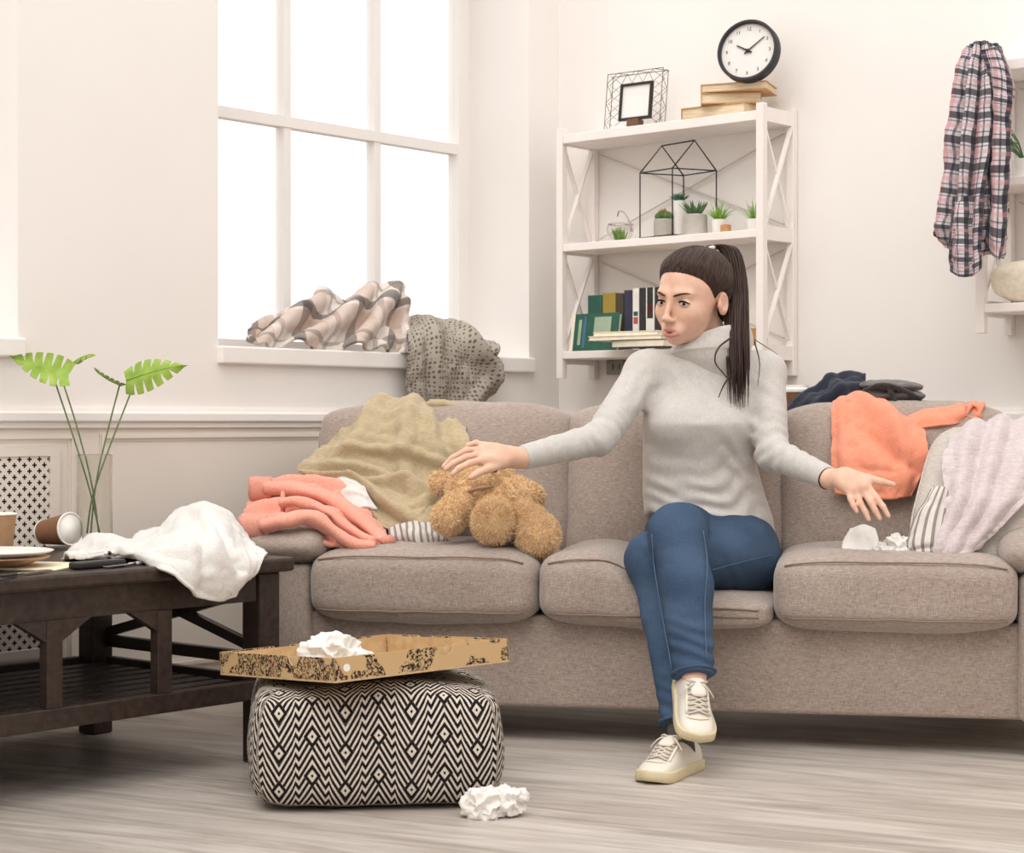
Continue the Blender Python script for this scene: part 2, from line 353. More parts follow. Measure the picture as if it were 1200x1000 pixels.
# the grain runs along the boards: turn the object, not the texture
fl.data.transform(Matrix.Rotation(math.radians(26), 4, 'Z')); fl.rotation_euler[2] = math.radians(-26)
ZT = 3.15; W1 = (-1.536, -.161); W2 = (-3.60, -2.209); WZ0, WZ1 = .985, 2.95; TW = .34
def room(name, vf, mat, kind='structure', **k):
    o = mk(name, vf, mat, frame=RM, smooth=False, origin=RC, **k); inv = Matrix.Rotation(-TH, 4, 'Z'); o.data.transform(inv); o.rotation_euler[2] = TH
    return tag(o, kind=kind)
wl = room('wall_left', join(box(-TW, 0, -6.4, .34, 0, WZ0), box(-TW, 0, -6.4, .34, WZ1, ZT), box(-TW, 0, W1[1], .34, WZ0, WZ1), box(-TW, 0, W2[1], W1[0], WZ0, WZ1), box(-TW, 0, -6.4, W2[0], WZ0, WZ1)), 'wall_paint')
wr = room('wall_right', box(-.34, 5.6, 0, .3, 0, ZT), 'wall_paint')
room('unseen_wall_back', box(0, 5.6, -6.4, -6.2, 0, ZT), 'wall_paint'); room('unseen_wall_near', box(5.4, 5.6, -6.2, 0, 0, ZT), 'wall_paint')  # unseen walls of the room, added to cut the low light from behind the camera
def kid(name, vf, mat, par, **k): return mk(name, vf, mat, parent=par, frame=RM, smooth=k.pop('smooth', False), **k)
def window(n, y0, y1, pane_w, nb):
    o = thing('window_%d' % n, None, None, RM @ Matrix.Translation((-.3, (y0+y1)/2, WZ0)), kind='structure')
    xa, xb = -.325, -.285
    kid('window_frame', join(box(xa, xb+.012, y1-.055, y1, WZ0, WZ1), box(xa, xb+.012, y0, y0+.09, WZ0, WZ1), box(xa, xb+.012, y0+.09, y1-.055, WZ0, WZ0+.075), box(xa, xb+.012, y0+.09, y1-.055, WZ1-.07, WZ1)), 'white_paint', o)
    a, b = y0+.09, y1-.055; zt = 1.756
    ys = [y1-.848, y1-.443]
    for y in ys: kid('mullion', box(xa, xb, y-.015, y+.015, WZ0+.075, WZ1-.07), 'white_paint', o)
    kid('transom', box(xa, xb+.004, a, b, zt-.017, zt+.017), 'white_paint', o)
    e = [a]+ys+[b]
    for i in range(3):
        for z0, z1 in ((WZ0+.075, zt-.017), (zt+.017, WZ1-.07)): kid('pane', box(-.309, -.305, e[i]+.004, e[i+1]-.004, z0, z1), 'window_glass', o)
    kid('window_sill', box(-.285, .022, y0-.004, y1+.012, WZ0-.012, WZ0+.038, .005), 'white_paint', o)
    return o
window(1, W1[0], W1[1], .41, 3); window(2, W2[0], W2[1], .41, 3)
def trim(n, vf, mat='wainscot_paint'): return room('trim_%d' % n, vf, mat)
def frame_mould(y0, y1, z0, z1, w=.022, d=.012):
    """a raised picture-frame moulding on the left wall"""
    P = []
    for k, (ww, dd) in enumerate(((w, d*.55), (w*.45, d))):
        a, b, c, e = y0+k*.004, y1-k*.004, z0+k*.004, z1-k*.004
        P += [box(.0, dd, a, a+ww, c, e), box(.0, dd, b-ww, b, c, e), box(.0, dd, a+ww, b-ww, c, c+ww), box(.0, dd, a+ww, b-ww, e-ww, e)]
    return join(*P)
room('trim_1', join(box(0, .026, -6.2, 0, .806, .832, .004), box(0, .016, -6.2, 0, .79, .806), box(0, .012, -6.2, 0, .832, .842)), 'white_paint')
room('trim_2', join(box(0, 5.4, -.026, 0, .806, .832, .004), box(0, 5.4, -.016, 0, .79, .806), box(0, 5.4, -.012, 0, .832, .842)), 'white_paint')
room('trim_3', box(0, .004, -6.2, 0, .05, .79), 'wainscot_paint'); room('trim_4', box(.004, 5.4, -.004, 0, .05, .79), 'wainscot_paint')
trim(5, frame_mould(-1.955, -.9, .12, .775)); trim(6, frame_mould(-2.9, -2.035, .12, .775)); trim(7, frame_mould(-.82, -.06, .12, .775))
room('baseboard_left', box(0, .022, -6.2, 0, 0, .052, .003), 'baseboard_wood'); room('baseboard_right', box(.022, 5.4, -.022, 0, 0, .052, .003), 'baseboard_wood')
room('trim_8', box(.0, .014, -6.2, 0, .052, .082), 'wainscot_paint')
# radiator grille: a perforated board of plus-shaped holes
g = thing('radiator_grille', 'cream radiator cover board with rows of plus-shaped holes, on the wall behind the table', 'radiator grille', RM @ Matrix.Translation((.01, -2.4, .2)))
a = .0305/2; V = []; Q = []; idx = {}
def gv(i, j):
    if (i, j) not in idx: idx[i, j] = len(V); V.append((i, j))
    return idx[i, j]
NYc, NZc = 38, 33; cut = (-.5, -.44, -.15, .15, .44, .5)
for i in range(NYc):
    for j in range(NZc):
        if (i+j) % 2:
            Q.append([gv(round((i+s)*100), round((j+t)*100)) for s, t in ((-.5,-.5), (.5,-.5), (.5,.5), (-.5,.5))]); continue
        for p in range(5):
            for q in range(5):
                if (p == 2 and 1 <= q <= 3) or (q == 2 and 1 <= p <= 3): continue
                Q.append([gv(round((i+cut[p+e])*100), round((j+cut[q+h])*100)) for e, h in ((0,0), (1,0), (1,1), (0,1))])
y1 = -2.108; V3 = [(.0135, y1-.006-(v[0]/100+.5)*a, .716-(v[1]/100+.5)*a) for v in V]; n = len(V3)
kid('perforated_board', (V3, Q), 'wainscot_paint', g)
for nm, bb in (('grille_frame', [box(.008, .017, y1-.012, y1+.018, .19, .74), box(.008, .017, y1-.60, y1-.584, .19, .74), box(.008, .017, y1-.584, y1-.012, .716, .74), box(.008, .017, y1-.584, y1-.012, .19, .215)]),): kid(nm, join(*bb), 'wainscot_paint', g)
kid('hollow_shade_sheet', box(.004, .006, y1-.59, y1, .2, .73), 'hollow_shade', g)  # dark-coloured sheet standing in for the shade of the hollow behind the holes
# ------------------------------------------------------------------ sofa
sofa = thing('sofa', 'long taupe fabric sofa with three seat cushions and low padded arms', 'sofa', SM)
def sk(name, vf, mat='sofa_fabric', par=sofa, **k): return mk(name, vf, mat, parent=par, frame=SM, **k)
XL, XR = 0.0, 2.115; XS = (.182, .772, 1.352, 1.936); BK = .80
sk('base', wrinkle(box(.02, XR-.02, .03, BK-.02, .09, .32, .012, 3), .001, 5), smooth=True, sharp=40)
for x0, x1 in ((XL, XS[0]), (XS[3], XR)):
    ar = sk('arm', wrinkle(box(x0, x1, .0, BK, .09, .44, .016, 3), .0015, 6), sharp=40)
    s = 1 if x0 < .5 else -1; cx = (x0+x1)/2+.018*s
    pad = wrinkle(cushion(cx, .30, .487, .235, .68, .135, 5, 2.2, 22), .004, 9, 3); sk('arm_pad', pad, par=ar)
    V = [(cx-.112, -.035, .487), (cx-.10, -.044, .487)]
def sag(k):
    def w(P):
        u = P[:,0]; v = P[:,1]; z = P[:,2]; topm = np.clip(z/.09, 0, 1)
        if k == 1:
            f = np.clip((u+.16)/.22, 0, 1); f = f*f*(3-2*f)*np.clip((.22-v)/.12, 0, 1); P[:,2] -= (.5+.5*np.clip(z/.09, -1, 1))*.112*f; P[:,2] += .018*f*np.clip(-z/.09, 0, 1)*0
        P[:,2] += .010*topm*np.cos(u*4)*np.cos(v*3)
        P[:,2] -= .012*np.clip(-z/.09, 0, 1)*np.cos(u*5.3)*np.clip(-v*4, 0, 1)
        return P
    return w
for k in range(3):
    x0, x1 = XS[k], XS[k+1]; cx = (x0+x1)/2; w = x1-x0-.004
    cv = wrinkle(cushion(cx, .255, .392, w+.004, .60, .188, 11, 4.6, 28, sag(k)), .0035, 7, k); cs = sk('seat_cushion', cv)
    # piping along the upper and lower front edge, following the cushion itself
    A = np.array(cv[0]); fr = A[:,1] < .255-.235
    for zt, dz in ((.452, 0), (.332, 0)):
        pts = []
        for t in np.linspace(x0+.03, x1-.03, 22):
            zl = A[(np.abs(A[:,0]-t) < .03) & (A[:,1] < .10)][:,2].max()-.026 if zt > .4 else zt; d = ((A[:,0]-t)/.02)**2+((A[:,2]-zl)/.012)**2; d[A[:,1] > .12] = 1e9; i = np.argsort(d)[:6]; pts.append((t, A[i,1].min()-.0012, A[i,2].mean()))
        P = np.array(pts); P[1:-1] = (P[:-2]+P[1:-1]*2+P[2:])/4; sk('piping', tube(P.tolist(), .0022, 6), 'sofa_seam', cs)
bx = (.06, .775, 1.356, 1.945)
for k in range(3):
    x0, x1 = bx[k], bx[k+1]; cx = (x0+x1)/2; w = x1-x0+.006
    def lean(P, k=k):
        P[:,1] += P[:,2]*.24; P[:,2] += .012*np.cos(P[:,0]*5)*np.clip(P[:,2]/.2, -1, 1); P[:,1] -= .018*np.exp(-((P[:,2]+.05)/.14)**2)*np.cos(P[:,0]/(w/2)*1.4)
        c = np.clip(P[:,2]/.21, 0, 1)**3; P[:,2] -= .014*c*np.clip(np.abs(P[:,0])/(w/2)*3-2, 0, 1); return P
        # build standing: plan axes are x and z, thickness is y
    cv = cushion(0, 0, 0, w+.010, .425, .20, 13, 3.4, 30); P = np.array(cv[0])[:,[0,2,1]]; P = lean(P); P += np.array([cx, .535, .640])
    cv = wrinkle((P.tolist(), [q[::-1] for q in cv[1]]), .005, 7, 11+k); sk('back_cushion', cv)
sk('back_frame', wrinkle(box(.02, XR-.02, .62, BK, .10, .795, .03, 4), .002, 5), sharp=50)
for x, y in ((.08, .09), (XR-.08, .09), (.08, .72), (XR-.08, .72)): sk('leg', box(x-.025, x+.025, y-.025, y+.025, 0, .095, .004), 'dark_wood', smooth=False)
# ------------------------------------------------------------------ coffee table (parallel to the left wall; its far end is in view)
def floor_at(px, py): Y = F*CAMH/(py-CY); return Vector(((px-CX)/F*Y, Y, 0))
LB = floor_at(306, 893); TM = Matrix.Translation(LB) @ Matrix.Rotation(TH, 4, 'Z')
table = thing('coffee_table', 'dark brown wooden coffee table with crossed end braces and slatted lower shelf', 'coffee table', TM)
def tk(name, vf, mat='dark_wood', par=table, **k): return mk(name, vf, mat, parent=par, frame=TM, smooth=k.pop('smooth', False), **k)
# local: x = across (negative x is towards the wall), y = along (negative y is towards the camera)
WT = .64; TY = lambda px: (TM.inverted() @ (lambda Y: Vector(((px-CX)/F*Y, Y, 0)))(depth_on(TM @ Matrix.Rotation(math.pi/2, 4, 'Z'), px, -.02))).y; LT = 1.22; L2 = .032
for x in (0, -WT):
    for y in (0, -LT): tk('leg', box(x-L2, x+L2, y-L2, y+L2, 0, .452, .006))
tk('table_top', box(-WT-.06, .06, -LT-.06, .055, .452, .486, .008, 2))
for x in (.012, -WT-.012): tk('apron', box(x-.011, x+.011, -LT+.036, -.036, .385, .452))
for y in (.012, -LT-.012): tk('apron', box(-WT+.036, -.036, y-.011, y+.011, .415, .452))
for x in (.02, -WT-.02):
    tk('shelf_rail', box(x-.013, x+.013, -LT+.036, -.036, .155, .20, .003))
    for y in (TY(189), TY(60)):
        tk('upright', box(x-.014, x+.014, y-.02, y+.02, .20, .386, .002))
    if x > 0:
        for y, s in ((TY(189), -1), (TY(60), 1), (TY(60), -1)):
            e = y+s*.02; V = [(x-.011, e, .386), (x-.011, e+s*.075, .386), (x-.011, e+s*.055, .374), (x-.011, e, .340)]; V += [(p[0]+.022, p[1], p[2]) for p in V]
            tk('corner_bracket', (V, [(0,1,2,3), (7,6,5,4), (0,4,5,1), (1,5,6,2), (2,6,7,3), (3,7,4,0)]))
for y in (.02, -LT-.02):
    tk('shelf_rail', box(-WT+.036, -.036, y-.012, y+.012, .165, .20, .003)); tk('end_rail', box(-WT+.036, -.036, y-.012, y+.012, .225, .255, .003))
    for s in (1, -1):
        a = (-WT+.03, y, .262 if s > 0 else .408); b = (-.03, y, .408 if s > 0 else .262); tk('cross_brace', bar(a, b, .018, .024))
for i in range(9):
    x = -WT+.045+i*(WT-.09)/8; tk('shelf_slat', box(x-.024, x+.024, -LT+.01, -.01, .172, .186, .002))
# ------------------------------------------------------------------ pouf with woven black and white pattern
m = NT('pouf_weave', .95, .1); uv = m.sepuv('UV'); PX, PY, ST = .136, .0805, .0201
x = m.math('MULTIPLY', m.math('PINGPONG', uv[0], PX/2), 2/PX)                      # 0..1 from a peak to a valley
cv = m.ramp(x, [(0, (0, 0, 0, 1)), (.40, (.47, .47, .47, 1)), (.50, (.36, .36, .36, 1)), (.60, (.53, .53, .53, 1)), (1, (1, 1, 1, 1))])
w_ = m.math('MULTIPLY_ADD', cv, .098, uv[1])
stripe = m.math('GREATER_THAN', m.math('PINGPONG', w_, ST/2), ST*.275)
def diamond(off):
    dx = m.math('PINGPONG', m.math('ADD', uv[0], off), PX/2); dy = m.math('PINGPONG', m.math('ADD', m.math('MULTIPLY_ADD', 1, uv[1], .5*off), 0), PY/2)
    return m.math('ADD', m.math('MULTIPLY', dx, 1.35), dy)
res = stripe
for off in (0.0, PX/2):
    d = diamond(off); ring = m.math('GREATER_THAN', m.math('PINGPONG', m.math('ADD', d, ST*.06), ST/2), ST*.27); ins = m.math('LESS_THAN', d, .0245)
    a = m.math('MULTIPLY', res, m.math('SUBTRACT', 1, ins)); res = m.math('ADD', a, m.math('MULTIPLY', ring, ins))
thr = m.noise(m.coord('UV', (900, 160, 1)), 1, 2); m.color(m.mix(res, m.ramp(thr, [(.3, '161214'), (.7, '2A2426')]), m.ramp(thr, [(.3, 'BDB2A6'), (.7, 'E4DCD0')]))); m.bump(thr, .5, .002)
PM = Matrix.Translation(W(437, 494, 4.115)*1.0) ; PM.translation.z = 0; PM = PM @ Matrix.Rotation(math.radians(7), 4, 'Z')
def pouf_shape():
    V, Q = cubegrid(44); a = np.abs(V); n = 8.0; r = (a[:,0]**n+a[:,1]**n)**(1/n); r = np.maximum(r, 1e-9); nz = 7.0; R_ = (r**nz+a[:,2]**nz)**(1/nz); P = V/R_[:,None]
    z = P[:,2]; bul = 1+.055*(1-z**2)-.03*np.clip(z, 0, 1)
    P = P*np.array([.255, .235, .131])*np.stack([bul, bul, np.ones_like(z)], 1); P[:,2] += .131
    t = np.clip((z-.6)/.4, 0, 1); e = np.exp(-((P[:,0]/.16)**4+(P[:,1]/.15)**4)); P[:,2] -= t*.012*e; P[:,2] += t*.012*(1-e)*np.sin(P[:,0]*17+1)
    uv = np.empty((len(V), 2)); N = normals(P, Q); f = (np.abs(V[:,1]) > .995) | ((V[:,2] > .8) & (np.abs(V[:,0]) < .99)); uv = np.where(f[:,None], np.stack([P[:,0], P[:,2]+(np.where(V[:,2] > .8, (P[:,1]+.235)*np.clip((V[:,2]-.8)*5, 0, 1), 0))], 1), np.stack([P[:,1]+.3, P[:,2]], 1))
    return wrinkle((P.tolist(), Q), .004, 9, 5), uv
pv, puv = pouf_shape()
pouf = thing('pouf', 'square floor pouf woven in a black and cream diamond zigzag pattern', 'pouf', PM)
mk('pouf_cover', pv, 'pouf_weave', parent=pouf, frame=PM, uv=puv)
# ------------------------------------------------------------------ wall shelves
def RX(px, ly):
    Y = depth_on(RM, px, ly); p = RM.inverted() @ Vector(((px-CX)/F*Y, Y, 0)); return p.x
def shelf(label, x0, x1, z0, z1, boards, wires=True):
    o = thing('wall_shelf', label, 'shelf', RM @ Matrix.Translation(((x0+x1)/2, -.1, z0)), 'white slatted wall shelves'); d = .2; t = .026
    def k(n, vf, par=o, mat='shelf_paint'): return mk(n, vf, mat, parent=par, frame=RM, smooth=False)
    for x in (x0, x1):
        for y in (-d, -.002): k('post', box(x-t/2, x+t/2, y-(0 if y < -.1 else t), y+(t if y < -.1 else 0), z0, z1, .002))
        ra = [z0+.075]+boards[1:-1]+[z1-.035]
        for z in [z0+.07]+[b-.01 for b in boards[1:]]: k('side_rail', box(x-.009, x+.009, -d+t, -.002-t, z-.022, z+.022))
        lv = [z0+.095]+[b for b in boards[1:]]
        for a, b in zip(lv[:-1], lv[1:]):
            for s in (0, 1): k('cross_brace', bar((x+(.004 if s else -.004), -d+t, a+.02 if s else b-.035), (x+(.004 if s else -.004), -.002-t, b-.035 if s else a+.02), .007, .014, up=(1, 0, 0)))
    for i, z in enumerate(boards): k('shelf_board', box(x0+t/2, x1-t/2, -d+.002, -.006, z-.03 if i == len(boards)-1 else z-.025, z, .002))
    if wires:
        for s in (0, 1):
            for a, b in zip(boards[:-1], boards[1:]): k('wire_brace', tube([(x0+.03, -.012-.004*s, a+.03 if s else b-.05), (x1-.03, -.012-.004*s, b-.05 if s else a+.03)], .0028, 6), mat='shelf_wire')
    for x in (x0+.10, x1-.10): k('bracket', join(box(x-.035, x+.035, -.03, -.002, boards[0]-.075, boards[0]-.025, .003), box(x-.02, x-.005, -.034, -.03, boards[0]-.06, boards[0]-.04), box(x+.008, x+.022, -.034, -.03, boards[0]-.06, boards[0]-.04)), mat='bracket_metal')
    return o
plain('shelf_wire', 'CFC5BE', .5, .3)
SX0, SX1 = .165, .957
shelf('white wall shelf with crossed side braces holding a clock, plants and books', SX0, SX1, .95, 1.785, [1.04, 1.398, 1.763])
shelf('white wall shelf at the right edge of the photo carrying the checked shirt', 1.69, 2.45, 1.055, 1.84, [1.137, 1.487, 1.815])
def on_shelf(px, ly, z): return RM @ Matrix.Translation((RX(px, ly), ly, z))
# ---- books
def book(name, M, w, h, t, cover, pages, label, group=None, spine=None):
    """w along x, h along z, t along y; spine at -x"""
    o = thing(name, label, 'book', M, group); c = .003
    mk('cover', join(box(0, w, 0, c, 0, h), box(0, w, t-c, t, 0, h), box(0, c, c, t-c, 0, h)), cover, parent=o, frame=M, smooth=False)
    mk('pages', box(c, w-.004, c, t-c, .004, h-.004), pages, parent=o, frame=M, smooth=False)
    if spine:
        for (z0, z1, mt) in spine: mk('spine_band', box(-.0008, 0, t*.15, t*.85, z0*h, z1*h), mt, parent=o, frame=M, smooth=False)
    return o
m = NT('page_edges', .8, .2); f = m.noise(m.coord('Object', (20, 300, 300)), 1, 2); m.color(m.ramp(f, [(.3, 'D9C3A2'), (.7, 'F0DFC4')]))
for n, c in (('book_kraft', 'C89E6C'), ('book_green', '2F5B4C'), ('book_olive', 'A08A3C'), ('book_brown', '4A4034'), ('book_navy', '39384A'), ('book_white', 'E4E0DA'), ('book_black', '33302F'), ('book_wood', 'B98A58'), ('book_red', 'B5544A'), ('book_blue', '41718A'), ('book_sage', '9DAF94'), ('cream_card', 'F1E6D2')): plain(n, c, .6, .3, .08, 30)
def lying(px, ly, z, ang, w, h, t, cover, pages, label, group):
    M = RM @ Matrix.Translation((RX(px, ly), ly, z)) @ Matrix.Rotation(math.radians(ang), 4, 'Z') @ Matrix.Rotation(math.radians(90), 4, 'X') ; M = M @ Matrix.Translation((-w/2, 0, -h/2))
    return book('book', M, w, h, t, cover, pages, label, group)
G = 'books under the clock'
lying(848, -.11, 1.763, 6, .225, .15, .036, 'book_kraft', 'page_edges', 'tan book at the bottom of the stack under the clock', G)
lying(857, -.115, 1.800, 34, .19, .13, .034, 'book_kraft', 'page_edges', 'tan book in the middle of the stack under the clock', G)
lying(866, -.115, 1.835, 20, .21, .145, .026, 'book_kraft', 'page_edges', 'tan book on top of the stack, right under the clock', G)
# ---- clock, leaning on the wall
plain('clock_black', '2B2A2C', .45, .4); plain('clock_face', 'E6E3DF', .9, .1); plain('clock_grey', '6B6A6C', .6, .3)
cc = W(877, 60, 5.83); CM = Matrix.Translation(cc) @ Matrix.Rotation(math.radians(-27), 4, 'Z') @ Matrix.Rotation(math.radians(-8), 4, 'X') @ Matrix.Rotation(math.radians(90), 4, 'X')
clock = thing('wall_clock', 'round black-rimmed clock with a white face leaning on a stack of books', 'clock', Matrix.Translation(W(877, 97, 5.83)))
def ck(n, vf, mt, **k): return mk(n, vf, mt, parent=clock, frame=CM, **k)
RCk = .098
ck('rim', lathe([(RCk-.011, .0), (RCk-.011, .012), (RCk-.008, .016), (RCk-.002, .016), (RCk, .012), (RCk, -.022), (RCk-.004, -.026), (.0, -.026)], 64), 'clock_black', sharp=35)
ck('dial', lathe([(RCk-.011, -.004), (RCk-.011, .002)], 64), 'clock_face', smooth=False)
def text_mesh(body, size):
    c = bpy.data.curves.new('t', 'FONT'); c.body = body; c.size = size; c.align_x = 'CENTER'; c.align_y = 'CENTER'; c.extrude = .0004
    o = bpy.data.objects.new('t', c); COL.objects.link(o); dg = bpy.context.evaluated_depsgraph_get(); dg.update(); me = bpy.data.meshes.new_from_object(o.evaluated_get(dg))
    r = [tuple(v.co) for v in me.vertices], [tuple(p.vertices) for p in me.polygons]; bpy.data.objects.remove(o); bpy.data.curves.remove(c); bpy.data.meshes.remove(me); return r
for h in range(1, 13):
    a = math.radians(90-30*h); ck('numeral', xf(text_mesh(str(h), .015), Matrix.Translation((.070*math.cos(a), .070*math.sin(a), .0028))), 'clock_grey', smooth=False)
def hand(ang, L, w):
    a = math.radians(ang); d = Vector((math.cos(a), math.sin(a), 0)); n = Vector((-d.y, d.x, 0)); p = [d*-.014+n*w, d*-.014-n*w, d*L-n*w*.6, d*L+n*w*.6]
    return prism([(q.x, q.y) for q in p], .005, .0065)
ck('hour_hand', hand(152, .042, .0030), 'clock_black', smooth=False); ck('minute_hand', hand(38, .066, .0022), 'clock_black', smooth=False); ck('hand_cap', lathe([(.006, .004), (.006, .009), (0, .0095)], 16), 'clock_black')
# ---- picture in a wire frame
FMx = RM @ Matrix.Translation((RX(743, -.12), -.12, 1.763)) @ Matrix.Rotation(math.radians(4), 4, 'Z') @ Matrix.Rotation(math.radians(-7), 4, 'X')
pf = thing('picture_frame', 'small sketch in a black frame inside a dark wire lattice surround', 'picture frame', FMx)
def pk(n, vf, mt, **k): return mk(n, vf, mt, parent=pf, frame=FMx, **k)
plain('frame_black', '2A2726', .5, .3); plain('frame_wire', '5A5350', .5, .4); plain('stand_brown', '6B4A3C', .6, .3)
m = NT('sketch_print', .5, .3); c = m.coord('Generated'); f = m.noise(c, 5, 6, .7, 2.5); d = m.n('ShaderNodeVectorMath', operation='DISTANCE'); m.link(c, d.inputs[0]); d.inputs[1].default_value = (.55, .5, .48)
mk_ = m.math('MULTIPLY', m.math('LESS_THAN', d.outputs['Value'], .30), m.math('LESS_THAN', m.math('ABSOLUTE', m.math('SUBTRACT', f, .5)), .045)); m.color(m.mix(mk_, 'E6E5E1', '8C8B88'))
hw, hh = .108, .195; iw, ih0, ih1 = .062, .036, .160; th = .008
pk('inner_frame', join(box(-iw, iw, -.006, .006, ih1-th, ih1), box(-iw, iw, -.006, .006, ih0, ih0+th), box(-iw, -iw+th, -.006, .006, ih0+th, ih1-th), box(iw-th, iw, -.006, .006, ih0+th, ih1-th)), 'frame_black', smooth=False)
pk('print', box(-iw+th, iw-th, 0, .003, ih0+th, ih1-th), 'sketch_print', smooth=False)
for y in (-.016, .016): pk('wire', tube([(-hw, y, .002), (hw, y, .002), (hw, y, hh), (-hw, y, hh)], .0016, 6, closed=True), 'frame_wire')
def lat(x0, z0, x1, z1, n):
    P = [(x0+(x1-x0)*i/n, (-.016 if i % 2 else .016), z0+(z1-z0)*i/n) for i in range(n+1)]; return tube(P, .0011, 5)
for a in ((-hw, .002, -hw, hh, 6), (hw, .002, hw, hh, 6), (-hw, hh, hw, hh, 6), (-hw, .002, hw, .002, 6)): pk('wire', lat(*a), 'frame_wire')
for s in (-1, 1):
    P = [(s*(hw if i % 2 else iw), -.002, .004+.19*i/6) for i in range(7)]; pk('wire', tube(P, .0011, 5), 'frame_wire'); P = [(s*(iw if i % 2 else hw), .004, .004+.19*i/6) for i in range(7)]; pk('wire', tube(P, .0011, 5), 'frame_wire')
P = [(-iw+2*iw*i/6, .0, hh if i % 2 else ih1) for i in range(7)]; pk('wire', tube(P, .0011, 5), 'frame_wire')
pk('stand', box(-.022, .022, -.014, .02, 0, .036), 'stand_brown', smooth=False); pk('plate', box(-.075, -.018, -.03, .0, 0, .012, .002), 'white_paint', smooth=False)
# ---- wire house
A, B, D, Cc = [W(px, py, Y) for px, py, Y in ((750, 200, 6.10), (788, 192, 5.98), (839.5, 196, 6.04), (801, 205, 6.16))]; eh = 1.612
corners = [Vector((p.x, p.y, eh)) for p in (A, B, D, Cc)]; rd = [(corners[0]+corners[3])/2, (corners[1]+corners[2])/2]; rd = [Vector((p.x, p.y, 1.705)) for p in rd]
hs = thing('wire_house', 'black wire house outline standing around the pots on the shelf', 'ornament', Matrix.Translation((sum(corners, Vector())/4)*1.0+Vector((0, 0, 1.398-eh))))
fo = [Vector((p.x, p.y, 1.401)) for p in corners]
for i in range(4): mk('wire', tube([fo[i], corners[i]], .0024, 6), 'frame_black', parent=hs); mk('wire', tube([corners[i], corners[(i+1) % 4]], .0022, 6), 'frame_black', parent=hs); mk('wire', tube([fo[i], fo[(i+1) % 4]], .0022, 6), 'frame_black', parent=hs)
for r, (i, j) in ((rd[0], (0, 3)), (rd[1], (1, 2))): mk('wire', tube([corners[i], r, corners[j]], .0024, 6), 'frame_black', parent=hs)
mk('wire', tube(rd, .0024, 6), 'frame_black', parent=hs)
# ---- plants
def leafmat(n, c1, c2): m = NT(n, .55, .3); f = m.noise(m.coord(), 30, 3); m.color(m.ramp(f, [(.3, c1), (.7, c2)])); m.b.inputs['Subsurface Weight'].default_value = .0; return m
leafmat('aloe_green', '3F6240', '6E8F5E'); leafmat('grass_green', '5F9A34', 'A6CC58'); leafmat('teal_green', '2C5A4A', '4F8A70'); leafmat('cactus_green', '3F5E34', '6A8A4C')
plain('concrete', 'B9B3AB', .85, .2, .1, 25, .2, 60); plain('soil', '4A3C30', .95, .1); plain('pot_white', 'EEEBE6', .35, .4); plain('petal', 'D98B4E', .6, .2)
def blade(base, tip, w, bend=.25, up=Vector((0, 0, 1)), n=6, thick=.25):
    b = Vector(base); t = Vector(tip); d = t-b; mid = b+d*.5+up*d.length*bend; P = [(b*(1-s)**2+mid*2*s*(1-s)+t*s*s) for s in np.linspace(0, 1, n)]
    R = [w*(.75+.25*math.sin(math.pi*s))*(1-s**2.2)+.0003 for s in np.linspace(0, 1, n)]; return tube(P, R, 5, flat=thick)
def potplant(name, M, pot, pz, kind, mt, label, group, seed):
    o = thing(name, label, 'plant', M, group); r = random.Random(seed); prof, pm = pot
    mk('pot', lathe(prof, 28), pm, parent=o, frame=M, sharp=40); rt = prof[-1][0]; mk('soil', lathe([(0, pz-.008), (rt*.9, pz-.008)], 20), 'soil', parent=o, frame=M)
    if kind == 'aloe':
        for i in range(16):
            a = i*2.4; t = .25+.75*(i/16); L = .075-.02*(1-t)*1.5; el = 1.25-.75*t; tip = (L*math.cos(a)*math.cos(el), L*math.sin(a)*math.cos(el), pz+L*math.sin(el)); mk('leaf', blade((0.008*math.cos(a), .008*math.sin(a), pz-.01), tip, .0085, .06), mt, parent=o, frame=M)
    elif kind == 'grass':
        for i in range(46):
            a = r.uniform(0, 6.28); e = r.uniform(.35, 1.45); L = r.uniform(.045, .078); mk('leaf', blade((.006*math.cos(a), .006*math.sin(a), pz-.008), (L*math.cos(a)*math.cos(e), L*math.sin(a)*math.cos(e), pz+L*math.sin(e)*.9), .0026, .22), mt, parent=o, frame=M)
    elif kind == 'rosette':
        for i in range(22):
            a = i*2.4; t = i/22; L = .026+.016*t; e = 1.35-1.0*t; mk('leaf', blade((0, 0, pz-.004), (L*math.cos(a)*math.cos(e), L*math.sin(a)*math.cos(e), pz+L*math.sin(e)), .006, .05, thick=.5), mt, parent=o, frame=M)
    elif kind == 'cactus':
        for i in range(9):
            a = i*2.4; q = .004+.017*math.sqrt(i/9); rr = .012; c = (q*math.cos(a), q*math.sin(a), pz+.006+.012*(1-i/9))
            P = [(rr*math.sin(t)*1.0, -rr*1.15*math.cos(t)) for t in np.linspace(.02, math.pi-.02, 9)]; V, Qd = lathe(P, 16, c); V = [((x-c[0])*(1+.12*math.cos(8*math.atan2(y-c[1], x-c[0])))+c[0], (y-c[1])*(1+.12*math.cos(8*math.atan2(y-c[1], x-c[0])))+c[1], z) for x, y, z in V]; st = mk('stem', (V, Qd), mt, parent=o, frame=M)
            if i % 2 == 0: mk('flower', lathe([(0, rr), (.005, rr+.003), (.003, rr+.007), (0, rr+.008)], 10, c), 'petal', parent=st, frame=M)
    return o
GP = 'potted plants on the wall shelf'; Z1 = 1.399
potplant('potted_cactus', on_shelf(778, -.085, Z1), ([(.030, 0), (.033, .004), (.034, .066), (.030, .068), (.029, .060)], 'concrete'), .066, 'cactus', 'cactus_green', 'small cactus with orange flowers in a short grey concrete pot', GP, 1)
